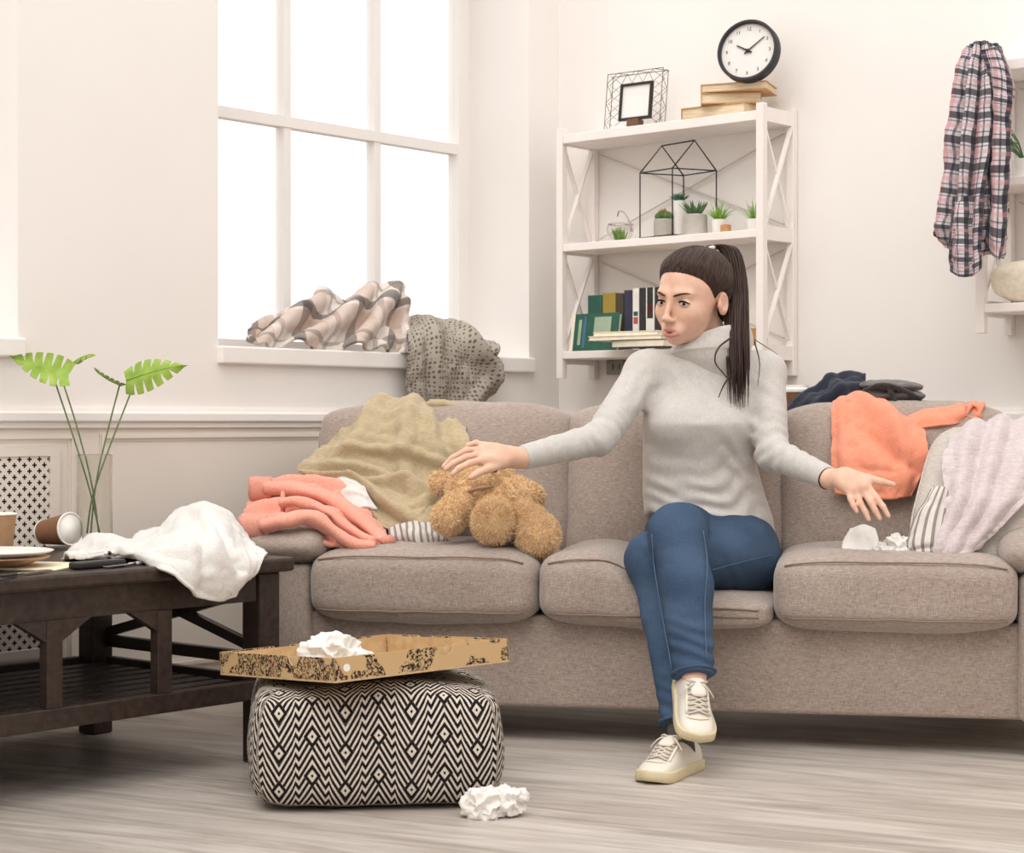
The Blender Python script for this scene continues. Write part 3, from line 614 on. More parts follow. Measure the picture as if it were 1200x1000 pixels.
potplant('potted_succulent', on_shelf(796.5, -.062, Z1), ([(.018, 0), (.020, .003), (.021, .125), (.018, .127), (.017, .12)], 'pot_white'), .125, 'rosette', 'teal_green', 'dark green succulent in a tall slim white pot', GP, 2)
potplant('potted_aloe', on_shelf(814.5, -.125, Z1), ([(.036, 0), (.040, .004), (.039, .066), (.034, .069), (.033, .06)], 'concrete'), .066, 'aloe', 'aloe_green', 'spiky aloe in a wide grey concrete pot', GP, 3)
potplant('potted_grass', on_shelf(842.5, -.115, Z1), ([(.018, 0), (.020, .003), (.024, .046), (.021, .048), (.02, .04)], 'pot_white'), .046, 'grass', 'grass_green', 'bright green tuft of grass in a small white pot', GP, 4)
potplant('potted_grass', on_shelf(884, -.085, Z1), ([(.020, 0), (.022, .003), (.026, .042), (.023, .044), (.022, .04)], 'pot_white'), .044, 'grass', 'grass_green', 'green grass plant half hidden behind the right front post of the shelf', GP, 5)
M = on_shelf(850.5, -.15, Z1); mk_b = top('wooden_cube', box(-.013, .013, -.013, .013, 0, .026, .003), 'book_wood', 'small orange-brown wooden cube beside the white grass pot', 'ornament', frame=M, smooth=False)
M = on_shelf(727, -.13, Z1); bowl = thing('glass_bowl', 'small open glass bowl of moss with a curved rope handle', 'terrarium', M)
plain('rope', 'B7AEA4', .8, .2)
P = [(.045*math.sin(t), .042-.042*math.cos(t)) for t in np.linspace(.25, 2.0, 14)]; mk('bowl', lathe(P+[(r-.002, z) for r, z in reversed(P)], 32), 'vase_glass', parent=bowl, frame=M)
for i in range(40):
    a = random.uniform(0, 6.28); q = random.uniform(0, .024); h = random.uniform(.02, .042); mk('leaf', blade((q*math.cos(a)*.7, q*math.sin(a)*.7, .006), (q*1.3*math.cos(a), q*1.3*math.sin(a), .008+h), .004, .1), 'grass_green', parent=bowl, frame=M)
mk('handle', tube([(-.012, 0, .085), (.0, -.01, .10), (.02, -.012, .098), (.038, -.014, .08), (.052, -.016, .056), (.058, -.016, .03)], [.0025]*4+[.003, .0045], 8), 'rope', parent=bowl, frame=M)
# ---- books on the lowest board
Zb = 1.041; GB = 'books on the lowest shelf board'
def upright(px0, px1, ly, h, cover, label, spine=None, tilt=0, dep=.13):
    x0, x1 = RX(px0, ly), RX(px1, ly); t = x1-x0; M = RM @ Matrix.Translation((x0, ly, Zb)) @ Matrix.Rotation(math.radians(tilt), 4, 'Y') @ Matrix(((0,1,0,0), (1,0,0,0), (0,0,1,0), (0,0,0,1)))
    return book('book', M, dep, h, t-.001, cover, 'page_edges', label, GB, spine)
upright(689, 706, -.15, .185, 'book_green', 'dark green upright book, first in the row behind the big green book')
upright(706.5, 721.5, -.15, .19, 'book_olive', 'olive yellow upright book, second in the row')
upright(722, 731, -.15, .185, 'book_brown', 'dark brown upright book between the olive one and the navy one')
upright(731.5, 741, -.155, .195, 'book_navy', 'tall navy upright book in the middle of the row')
upright(741.5, 749, -.155, .20, 'book_white', 'pale grey upright book with a green and red spot on its spine', [(.55, .62, 'book_green'), (.42, .53, 'book_red')])
upright(749.5, 756.5, -.155, .2, 'book_black', 'black upright book next to the pale grey one')
upright(757, 767, -.155, .2, 'book_white', 'upright book with a white lower and dark upper spine', [(.5, 1.0, 'book_black'), (.58, .74, 'book_red')])
upright(767.5, 776, -.155, .2, 'book_black', 'black upright book nearest to the face of the woman')
M = RM @ Matrix.Translation((RX(668, -.185), -.188, Zb)) @ Matrix.Rotation(math.radians(-9), 4, 'X'); gb = book('book', M, .195, .125, .02, 'book_green', 'cream_card', 'large dark green book standing with its cover facing the room', GB)
mk('cover_title', box(.03, .042, -.001, 0, .02, .105), 'book_sage', parent=gb, frame=M, smooth=False); mk('cover_picture', box(.095, .165, -.001, 0, .03, .112), 'book_sage', parent=gb, frame=M, smooth=False); mk('cover_stripe', box(.05, .062, -.001, 0, .01, .115), 'book_blue', parent=gb, frame=M, smooth=False); mk('page_band', box(-.001, .012, -.0012, .02, 0, .125), 'cream_card', parent=gb, frame=M, smooth=False)
def flat(px, ly, z, ang, w, h, t, mt, label):
    M = RM @ Matrix.Translation((RX(px, ly), ly, z)) @ Matrix.Rotation(math.radians(ang), 4, 'Z'); o = thing('book', label, 'book', M, GB)
    mk('cover', join(box(-w/2, w/2, -h/2, h/2, 0, .002), box(-w/2, w/2, -h/2, h/2, t-.002, t), box(-w/2, w/2, h/2-.003, h/2, .002, t-.002)), mt, parent=o, frame=M, smooth=False); mk('pages', box(-w/2+.003, w/2-.003, -h/2+.002, h/2-.003, .002, t-.002), 'cream_card', parent=o, frame=M, smooth=False); return o
flat(757, -.262, Zb, 3, .20, .10, .024, 'book_brown', 'brown book lying flat at the bottom of the low stack on the lowest board')
flat(742, -.265, Zb+.0245, 6, .27, .11, .014, 'cream_card', 'cream booklet lying in the middle of the low stack on the lowest board')
flat(743, -.26, Zb+.039, 2, .25, .10, .013, 'cream_card', 'cream booklet lying on top of the low stack on the lowest board')
M = on_shelf(882, -.14, Zb); top('wooden_box', box(-.04, .03, -.03, .04, 0, .055, .003), 'book_wood', 'orange-brown wooden box seen between the ponytail and the shelf post', 'box', frame=M, smooth=False)
M = RM @ Matrix.Translation((.90, -.09, Zb)); top('wooden_figure', join(box(-.02, .0, -.015, .015, 0, .03, .004), box(-.012, .012, -.02, .008, .018, .028, .003)), 'stand_brown', 'tiny brown wooden figure behind the right side brace of the shelf', 'ornament', frame=M, smooth=False)
# ---- second shelf
plain('cream_knit', 'EFE5D2', .95, .1, .08, 60, .5, 120)
M = RM @ Matrix.Translation((1.868, -.10, 1.138)); top('folded_towel', wrinkle(cushion(0, 0, .062, .325, .165, .125, 9, 3.2, 20), .006, 14, 4), 'cream_knit', 'cream rolled towel on the lower board of the right shelf', 'towel', frame=M)
M = RM @ Matrix.Translation((1.80, -.14, 1.488)); pp = thing('potted_sprig', 'small dark leafy sprig on the middle board of the right shelf', 'plant', M)
mk('pot', lathe([(.03, 0), (.034, .05), (.03, .052), (.029, .045)], 24), 'pot_white', parent=pp, frame=M, sharp=40)
for i in range(16):
    a = random.uniform(2.6, 4.6); L = random.uniform(.04, .085); h = random.uniform(.09, .16); s = mk('stem', tube([(0, 0, .04), (L*.4*math.cos(a), L*.4*math.sin(a), h*.7), (L*math.cos(a), L*math.sin(a), h)], .0012, 5), 'aloe_green', parent=pp, frame=M)
    mk('leaf', blade((L*math.cos(a), L*math.sin(a), h), ((L+.02)*math.cos(a), (L+.02)*math.sin(a), h+.01), .007, .1), 'aloe_green', parent=s, frame=M)
# ---- paper cup behind the sofa back
plain('kraft_cup', '8A6248', .7, .25, .08, 40); plain('cup_white', 'F3EFE8', .5, .35); plain('kraft_light', 'B08C6A', .75, .2, .08, 40)
cb = SM.inverted() @ S(933.5, 500, .72); M = SM @ Matrix.Translation((cb.x, .715, .796)); cp = thing('coffee_cup', 'brown paper coffee cup with a white lid standing behind the sofa cushions', 'cup', M)
mk('cup', lathe([(.027, 0), (.029, .003), (.037, .095)], 32), 'kraft_cup', parent=cp, frame=M, sharp=40); mk('lid', lathe([(.0385, .093), (.0395, .097), (.0385, .102), (.034, .105), (.033, .113), (0, .113)], 32), 'cup_white', parent=cp, frame=M, sharp=40)
# ------------------------------------------------------------------ things on the coffee table
ZTB = .4865
def on_table(px, py): Y = F*(CAMH-ZTB)/(py-CY); p = W(px, py, Y); p.z = ZTB; return p
VB = W(111, 641, 4.80); VB.z = ZTB; M = Matrix.Translation(VB)
vase = thing('glass_vase', 'tall clear glass cylinder vase on the coffee table', 'vase', M)
mk('vase', lathe([(0, 0), (.042, 0), (.0445, .004), (.0445, .235), (.0422, .236), (.0415, .232), (.0415, .018), (0, .016)], 48), 'vase_glass', parent=vase, frame=M, sharp=40)
leafmat('monstera_green', '7E9E38', 'A2BE58'); leafmat('stem_green', '5D7248', '768A5C')
def monstera(c, axis, side, L, Wd, mt, seed):
    """a split leaf: lobes leave the midrib on both sides; axis = towards the tip, side = across"""
    ax = Vector(axis).normalized(); sd = Vector(side); sd = (sd-ax*sd.dot(ax)).normalized(); nr = ax.cross(sd); parts = []; r = random.Random(seed)
    prof = lambda t: Wd*(math.sin(math.pi*min(1, t*.92+.12)**.75))**.8
    def pt(t, s, w): return Vector(c)+ax*((t-.0)*L-abs(s)*L*.16*(1-2*t)*.0)+sd*(s*w)+ax*(abs(s)*L*.10*(t-.35)*2.2)+nr*(.10*L*(s*s)*-1+.05*L*math.sin(3*t))
    edges = [0, .17, .33, .49, .65, .80, 1.0]
    for sg in (-1, 1):
        for i in range(6):
            t0, t1 = edges[i], edges[i+1]; rows = []
            for k in range(9):
                s = k/8; cut = .030*max(0, (s-.28)/.72)**.6 if i < 5 else 0; cut0 = .030*max(0, (s-.28)/.72)**.6 if i > 0 else 0
                a = t0+cut0; b = t1-cut; ww = lambda t: prof(t); e = 1-.10*(s**6); rows.append([pt(a+(b-a)*q, sg*s*e, ww(min(.99, max(.01, (a+(b-a)*q))))) for q in (0, .33, .67, 1)])
            V = [tuple(p) for row in rows for p in row]; Q = [(k*4+q, k*4+q+1, (k+1)*4+q+1, (k+1)*4+q) for k in range(8) for q in range(3)]
            n = len(V); nn = nr*.0012; V += [tuple(Vector(v)-nn) for v in V]; Q2 = [tuple(x+n for x in reversed(q)) for q in Q]; parts.append((V, Q+Q2))
    parts.append(tube([pt(t, 0, 0)+nr*.0006 for t in np.linspace(0, 1, 8)], [.0022*(1-.8*t) for t in np.linspace(0, 1, 8)], 5)); return join(*parts)
Yv = 4.80; GL = 'monstera stems in the vase'
def frond(label, stem, c, tip, across, L, Wd, seed):
    o = thing('monstera_leaf', label, 'leaf', Matrix.Translation(W(*stem[0])), GL); P = catmull(np.array([tuple(W(*s)) for s in stem]), np.linspace(0, 1, 16)); mk('stem', tube(P.tolist(), .0022, 6), 'stem_green', parent=o)
    cw = W(*c); ax = W(*tip)-cw; sd = W(*across)-cw; mk('leaf_blade', monstera(cw, ax, sd, L, Wd, 'monstera_green', seed), 'monstera_green', parent=o)
frond('broad split leaf furthest left, its stem leaning left out of the vase', [(119, 633, 4.80), (104, 570, 4.79), (82, 500, 4.77), (64, 446, 4.75)], (80, 440, 4.76), (20, 422, 4.72), (56, 404, 4.77), .135, .050, 1)
frond('small leaf seen edge-on, beside the broad leaf on the left', [(117, 632, 4.82), (108, 570, 4.82), (90, 500, 4.84), (72, 443, 4.86)], (84, 427, 4.87), (116, 411, 4.80), (99, 420, 5.2), .085, .04, 2)
frond('broad split leaf furthest right, its stem leaning right out of the vase', [(102, 624, 4.78), (109, 580, 4.79), (130, 520, 4.81), (155, 456, 4.82)], (148, 446, 4.82), (216, 427, 4.78), (172, 408, 4.83), .150, .050, 3)
frond('small leaf seen edge-on, left of the broad right leaf', [(106, 628, 4.81), (112, 570, 4.83), (125, 510, 4.85), (140, 452, 4.87)], (143, 452, 4.87), (114, 436, 4.85), (130, 450, 5.2), .075, .035, 4)
# cups and plates
def cup(M, label, mt, cat='cup', tilt=None):
    o = thing('paper_cup', label, cat, M, 'paper cups on the coffee table'); mk('cup_wall', lathe([(0, .004), (.029, .004), (.030, 0), (.0305, .003), (.0415, .104), (.039, .104), (.029, .007), (0, .007)], 36), mt, parent=o, frame=M, sharp=35, mats=[mt, 'cup_white'], fmat=None)
    mk('rim', lathe([(.040, .103), (.0428, .102), (.0432, .105), (.041, .107), (.0385, .105), (.040, .103)], 36), 'cup_white', parent=o, frame=M); mk('lining', lathe([(0, .0085), (.0285, .0085), (.0385, .104)], 36), 'cup_white', parent=o, frame=M)
    mk('foot_rim', lathe([(.029, -.001), (.0312, -.001), (.0312, .003), (.029, .003)], 36), 'cup_white', parent=o, frame=M); return o
a = W(51, 624, 4.80); b = W(93, 619, 4.72); ax = (b-a).normalized(); q = ax.to_track_quat('Z', 'Y').to_matrix().to_4x4(); cup(Matrix.Translation(a) @ q, 'brown paper cup tipped over on its side, open end towards the vase', 'kraft_cup')
p = on_table(-2, 655); cup(Matrix.Translation(p), 'light brown paper cup standing upright at the left edge of the photo', 'kraft_light')
plain('plate_white', 'F4F2EE', .25, .5); plain('plate_wood', 'C9A283', .5, .3, .06, 20); m = plain('paper_cream', 'E9DFC4', .8, .2, .05, 10)
pc = on_table(-6, 666); Mp = Matrix.Translation(pc)
top('paper_sheet', wrinkle(xf(box(-.125, .165, -.10, .10, 0, .004, .001), Matrix.Rotation(math.radians(-12), 4, 'Z')), .0008, 12), 'paper_cream', 'cream paper sheet lying under the plates on the coffee table', 'paper', frame=Matrix.Translation(on_table(8, 664)), smooth=False)
top('dinner_plate', lathe([(0, .0), (.06, .0), (.085, .008), (.115, .018), (.118, .02), (.114, .022), (.08, .012), (0, .006)], 48), 'plate_wood', 'light brown plate under the white plate', 'plate', group='stacked plates', frame=Matrix.Translation(pc+Vector((0, 0, .0045))))
top('dinner_plate', lathe([(0, .0), (.065, .0), (.09, .006), (.122, .014), (.126, .017), (.122, .018), (.085, .009), (0, .005)], 48), 'plate_white', 'white plate on top of the plate stack', 'plate', group='stacked plates', frame=Matrix.Translation(pc+Vector((0, 0, .0215))))
plain('steel', 'B9B6B4', .22, .5, metal=1); plain('case_black', '1E1B1C', .35, .5)
def along(px0, py0, px1, py1):
    a = on_table(px0, py0); b = on_table(px1, py1); return a, b
a, b = along(86, 668, 142, 663); top('glasses_case', bar(a+Vector((0, 0, .008)), b+Vector((0, 0, .008)), .034, .016, bev=.005), 'case_black', 'flat black case at the front edge of the coffee table', 'case', smooth=False)
def cutlery(name, label, p0, p1, kind, hm, z=0.0):
    a, b = along(*p0, *p1); a.z += z; b.z += z; d = (b-a); L = d.length; y = d.normalized(); x = y.cross(Vector((0, 0, 1))); M = Matrix((x, y, Vector((0, 0, 1)))).transposed().to_4x4(); M.translation = a; o = thing(name, label, 'cutlery', M, 'cutlery on the coffee table')
    hl = min(.10, L*.5)
    if hm == 'beads':
        for i in range(8): mk('handle_bead', lathe([(.0045*math.sin(t)+.0005, .0062*(1-math.cos(t))/2*1.6) for t in np.linspace(.2, math.pi-.2, 7)], 10), 'case_black' if i % 2 else 'pot_white', parent=o, frame=M @ Matrix.Translation((0, i*.0095, .006)) @ Matrix.Rotation(math.radians(-90), 4, 'X'))
    else: mk('handle', box(-.005, .005, 0, hl, .001, .0075, .002), hm, parent=o, frame=M, smooth=False)
    mk('neck', tube([(0, hl-.02, .005), (0, hl+.03, .005)], .0026, 6), 'steel', parent=o, frame=M)
    if kind == 'spoon': mk('bowl', cushion(0, hl+.055, .006, .036, .056, .007, 2, 2, 8), 'steel', parent=o, frame=M)
    elif kind == 'fork':
        mk('head', box(-.011, .011, hl+.028, hl+.05, .004, .0065, .001), 'steel', parent=o, frame=M, smooth=False)
        for i in range(4): mk('tine', box(-.0105+i*.0062, -.0075+i*.0062, hl+.05, hl+.085, .004, .006), 'steel', parent=o, frame=M, smooth=False)
    else: mk('blade', box(-.008, .008, hl+.02, hl+.12, .004, .006, .0008), 'steel', parent=o, frame=M, smooth=False)
cutlery('fork', 'fork with a black and white beaded handle lying by the black case', (122, 660.5), (170, 657), 'fork', 'beads', .0165)
cutlery('spoon', 'steel spoon lying between the plates and the black case', (118, 655), (88, 657.5), 'spoon', 'steel')
cutlery('knife', 'table knife with a dark handle lying in front of the plates', (2, 678), (36, 673.5), 'knife', 'case_black')
cutlery('knife', 'table knife lying under the edge of the white cloth', (178, 660), (140, 665), 'knife', 'pot_white')
# ------------------------------------------------------------------ pizza box on the pouf
Lc = Vector((W(257, 766, 4.12).x, 4.12, .302)); e1 = Vector((.284, -.349, .030)); e2 = Vector((.359, .271, .008)); e1 = e1.normalized()*.45; e2 = (e2-e1*e2.dot(e1)/e1.length_squared).normalized()*.45; up = e1.cross(e2).normalized()
up = up if up.z > 0 else -up; Mx = e1.normalized(); My = e2.normalized(); BM = Matrix((Mx, My, up)).transposed().to_4x4(); BM.translation = Lc-up*.05
m = NT('pizza_card', .75, .2); f = m.noise(m.coord('Object', (1, 1, 1)), 40, 2); m.color(m.ramp(f, [(.3, 'BD9E76'), (.7, 'CFB28A')]))
m = NT('pizza_print', .75, .2); c = m.coord('Object'); f = m.noise(c, 95, 4, .65, 1.8); big = m.noise(c, 9, 2); pr = m.math('MULTIPLY', m.math('GREATER_THAN', f, .50), m.math('GREATER_THAN', big, .44)); red = m.math('GREATER_THAN', m.noise(c, 40, 2), .62)
m.color(m.mix(pr, 'C4A57A', m.mix(red, '2C2622', '6A2A2A')))
pz = thing('pizza_box', 'open cardboard pizza box tray with black printed sides balanced on the pouf', 'box', BM)
def bk(n, vf, mt, **k): return mk(n, vf, mt, parent=pz, frame=BM, smooth=False, **k)
s = .45; h = .05; t = .004
bk('bottom', box(0, s, 0, s, 0, t), 'pizza_card')
def side(n, poly, ax, pos):
    P = [(u, z) for u, z in poly]; V = []
    for o_ in (pos, pos+t): V += [((u, o_, z) if ax == 'x' else (o_, u, z)) for u, z in P]
    k = len(P); bk(n, (V, [tuple(range(k)), tuple(reversed(range(k, 2*k)))]+[(i, (i+1) % k, k+(i+1) % k, k+i) for i in range(k)]), 'pizza_print', mats=['pizza_print', 'pizza_card'], fmat=[0, 0]+[1]*k)
def notch(c): return [(0, t), (s, t), (s, h), (c+.022, h), (c+.016, h-.014), (c+.006, h-.020), (c-.006, h-.020), (c-.016, h-.014), (c-.022, h), (0, h)]
side('side_wall', notch(.30), 'x', 0); side('side_wall', notch(.15), 'x', s-t); side('side_wall', notch(.16), 'y', 0); side('side_wall', notch(.28), 'y', s-t)
for ax, a in (('x', .006), ('x', s-.009), ('y', .006), ('y', s-.009)): bk('inner_flap', box(.01, s-.01, a, a+.003, t, h-.003) if ax == 'x' else box(a, a+.003, .01, s-.01, t, h-.003), 'pizza_card')
bk('sticker', xf(lathe([(.008, -.0012), (.008, 0)], 16), Matrix.Translation((s+.001, .03, .028)) @ Matrix.Rotation(math.radians(90), 4, 'Y')), 'pot_white')
# ------------------------------------------------------------------ crumpled tissues
m = NT('tissue', .9, .1); m.color('E6E3DE'); m.bump(m.noise(m.coord(), 90, 3, .6), .35, .004)
def crumple(c, sx, sy, sz, seed, rot=0, sub=5):
    bm = bmesh.new(); bmesh.ops.create_icosphere(bm, subdivisions=sub, radius=1); M = Matrix.Rotation(rot, 3, 'Z')
    for v in bm.verts:
        p = v.co.copy(); o_ = Vector((seed*5.1, seed*2.3, seed)); r = 1+.40*(1-2*abs(mnoise.noise(p*1.5+o_)))-.2+.17*(1-2*abs(mnoise.noise(p*3.0+o_)))-.08+.05*(.5-abs(mnoise.noise(p*7+o_)))
        q = Vector((p.x*r*sx, p.y*r*sy, p.z*r*sz)); q.z = max(q.z, -sz*.62); v.co = M @ q
    zm = min(v.co.z for v in bm.verts); V = [(v.co.x+c[0], v.co.y+c[1], v.co.z-zm+c[2]) for v in bm.verts]; Qf = [tuple(v.index for v in f.verts) for f in bm.faces]; bm.free(); return V, Qf
def tissue(label, lumps, group='crumpled tissues'):
    return top('crumpled_tissue', join(*lumps), 'tissue', label, 'tissue', group, sharp=45)
q = floor_at(577, 958); tissue('crumpled white tissue on the floor in front of the pouf', [crumple((q.x-.018, q.y, 0), .040, .034, .036, 3), crumple((q.x+.030, q.y+.01, .004), .034, .026, .034, 8, .6), crumple((q.x+.058, q.y+.012, .03), .016, .012, .016, 5, .2, 3)])
pb = BM @ Vector((.20, .21, .0045)); pb = BM @ Vector((.215, .195, .005)); z0 = (BM @ Vector((.2, .2, .004))).z
cz = lambda u, v: BM @ Vector((u, v, .0045))
c1 = cz(.21, .15); c2 = cz(.27, .20)
tissue('crumpled white tissue lying in the pizza box', [crumple((c1.x, c1.y, c1.z), .062, .05, .045, 11, .3), crumple((c1.x+.062, c1.y-.01, c1.z), .036, .03, .026, 14, 1)]); tissue('small flat tissue scrap beside the larger tissue in the pizza box', [crumple((c2.x+.045, c2.y-.02, c2.z), .032, .02, .012, 17, .2)])
# ------------------------------------------------------------------ cloth materials
def stripes(name, base, bands, period, axis=0, rough=.9, weave=.3, extra=None):
    """flat-woven stripes in cloth metres: bands = (from, to, colour) as fractions of the period"""
    m = NT(name, rough, .1); m.b.inputs['Sheen Weight'].default_value = .2; uv = m.sepuv('UV')
    def layer(col, ax, bs, per):
        f = m.math('FRACT', m.math('DIVIDE', uv[ax], per))
        for a, b, c, k in bs:
            ins = m.math('MULTIPLY', m.math('MULTIPLY', m.math('GREATER_THAN', f, a), m.math('LESS_THAN', f, b)), k); col = m.mix(ins, col, lin(c))
        return col
    col = lin(base); col = layer(col, axis, bands, period)
    if extra: col = layer(col, 1-axis, extra, period)
    t = m.noise(m.coord('UV', (1500, 1500, 1)), 1, 2); m.color(m.mix(.18, col, m.ramp(t, [(.3, (.3, .3, .3, 1)), (.7, (1, 1, 1, 1))]), 'MULTIPLY')); m.bump(t, weave, .001); return m
fabric('khaki_cotton', 'C5B495', 'A89878', 700, .1, .2); fabric('coral_cotton', 'F3A083', 'E08A6C', 800, .06, .15); fabric('white_cotton', 'E6E4E1', 'D2CFCB', 800, .04, .2)
fabric('pink_fleece', 'D6C9CA', 'C0B1B3', 300, .06, .5, sheen=.5); fabric('navy_denim', '2B3140', '1D2230', 700, .2, .3); fabric('grey_knit', '7C7874', '5E5A57', 420, .2, .4); fabric('pillow_linen', 'CFC7BE', 'B5ADA4', 500, .1, .4)
m = NT('salmon_knit', .95, .1); m.b.inputs['Sheen Weight'].default_value = .3; t = m.noise(m.coord('Object', (300, 300, 300)), 1, 2); m.color(m.ramp(t, [(.3, 'DF9480'), (.7, 'F0AE9C')])); m.bump(t, .4, .002)
stripes('striped_cotton', 'D9D3CC', [(0, .38, '7C736E', .85)], .017, 0)
stripes('plaid_blanket_cloth', 'E6DCD4', [(.0, .16, '4A3E3C', .7), (.16, .5, 'B98E74', .35), (.62, .70, '8A7A78', .5)], .17, 0, extra=[(.05, .16, '4A3E3C', .7), (.2, .52, 'C0A090', .35), (.7, .76, '70625F', .5)])
stripes('plaid_shirt_cloth', 'CFC8CC', [(0, .30, '23242F', .9), (.36, .42, '33404A', .7), (.50, .68, 'C4797C', .55), (.78, .84, '2B2C3A', .7)], .052, 0, extra=[(0, .28, '23242F', .82), (.36, .42, '33404A', .6), (.52, .68, 'C98A8A', .4), (.80, .86, '2B2C3A', .6)])
m = NT('dotted_blanket_cloth', .9, .1); v = m.n('ShaderNodeTexVoronoi'); v.inputs['Scale'].default_value = 78; v.inputs['Randomness'].default_value = .3; m.link(m.coord('UV'), v.inputs['Vector']); d = m.math('LESS_THAN', v.outputs['Distance'], .30); t = m.noise(m.coord('UV', (900, 900, 1)), 1, 2)
m.color(m.mix(d, m.ramp(t, [(.3, 'A0978B'), (.7, 'BAB1A5')]), '6A615A')); m.bump(t, .4, .001)
def TE(px, off):
    return depth_on(TM @ Matrix.Rotation(math.pi/2, 4, 'Z'), px, -(.06+off))
def sheet(name, rows, mat, label, cat, parts=(), **k):
    (vf, uv) = cloth(rows, **k); return top(name, vf, mat, label, cat, uv=uv)
# ---- khaki shirt thrown over the left back cushion
R_ = [[S(425, 492, .62), S(455, 480, .63), S(495, 479, .64), S(536, 486, .62)],
      [S(398, 500, .55), S(448, 474, .545), S(500, 476, .545), S(535, 488, .55)],
      [S(378, 524, .45), S(432, 512, .415), S(492, 505, .41), S(548, 520, .43)],
      [S(354, 556, .37), S(424, 546, .36), S(486, 552, .355), S(549, 562, .38)],
      [S(408, 566, .31), S(440, 580, .29), S(492, 586, .275), S(536, 590, .33)],
      [S(430, 600, .27), S(452, 619, .235), S(496, 621, .215), S(522, 616, .27)]]
sheet('khaki_shirt', R_, 'khaki_cotton', 'crumpled khaki cotton shirt thrown over the left back cushion of the sofa', 'shirt', nu=120, nv=120, thick=.006, noise=(.004, 9, 3), rag=.004, bk=dict(fu=1.10, fv=1.10, hi=.035, lo=.010, kb=11, sb=.35, seed=1, rough=.003),
      folds=[(.05, .55, .9, .78, .020, .016), (.2, .48, .95, .55, .016, .014), (.0, .62, .55, .9, .018, .015), (.35, .05, .25, .5, .018, .02), (.55, .1, .62, .75, .020, .02), (.75, .1, .9, .6, -.018, .02), (.15, .72, .6, .70, .016, .01), (.1, .8, .5, .95, -.014, .014), (.3, .3, .75, .35, .012, .014)])
cs = tube([tuple(S(*p)) for p in ((496, 480, .545), (506, 474, .53), (520, 473, .53), (533, 477, .535), (540, 484, .54), (528, 487, .53))], [.009, .013, .014, .013, .012, .009], 10)
top('khaki_sleeve', wrinkle(cs, .004, 20, 2), 'khaki_cotton', 'rolled khaki cloth end lying on top of the left back cushion', 'shirt')
# ---- white garment under the khaki shirt, striped cloth on the seat
sheet('white_shirt', [[S(385, 562, .34), S(402, 557, .33), S(424, 562, .325)], [S(392, 580, .29), S(410, 572, .285), S(430, 577, .28)], [S(402, 606, .25), S(424, 596, .245), S(442, 598, .26)]], 'white_cotton', 'white ribbed cotton cloth peeking out between the salmon sweater and khaki shirt', 'shirt', nu=40, nv=40, thick=.01, noise=(.005, 20, 5), folds=[(.1, .2, .9, .4, .006, .01), (.0, .5, .9, .7, .006, .01)])
sheet('striped_cloth', [[S(456, 622, .235), S(478, 615, .215), S(500, 614, .205), S(520, 620, .24)], [S(458, 630, .19), S(480, 626, .165), S(502, 625, .16), S(522, 632, .19)], [S(462, 640, .19), S(482, 640.5, .165), S(505, 640.5, .165), S(518, 640, .19)]], 'striped_cotton', 'grey and white striped cloth bunched on the left seat cushion', 'cloth', nu=60, nv=36, thick=.012, noise=(.006, 18, 6), folds=[(.2, .1, .5, .9, .008, .012), (.6, .1, .8, .9, -.008, .012)])
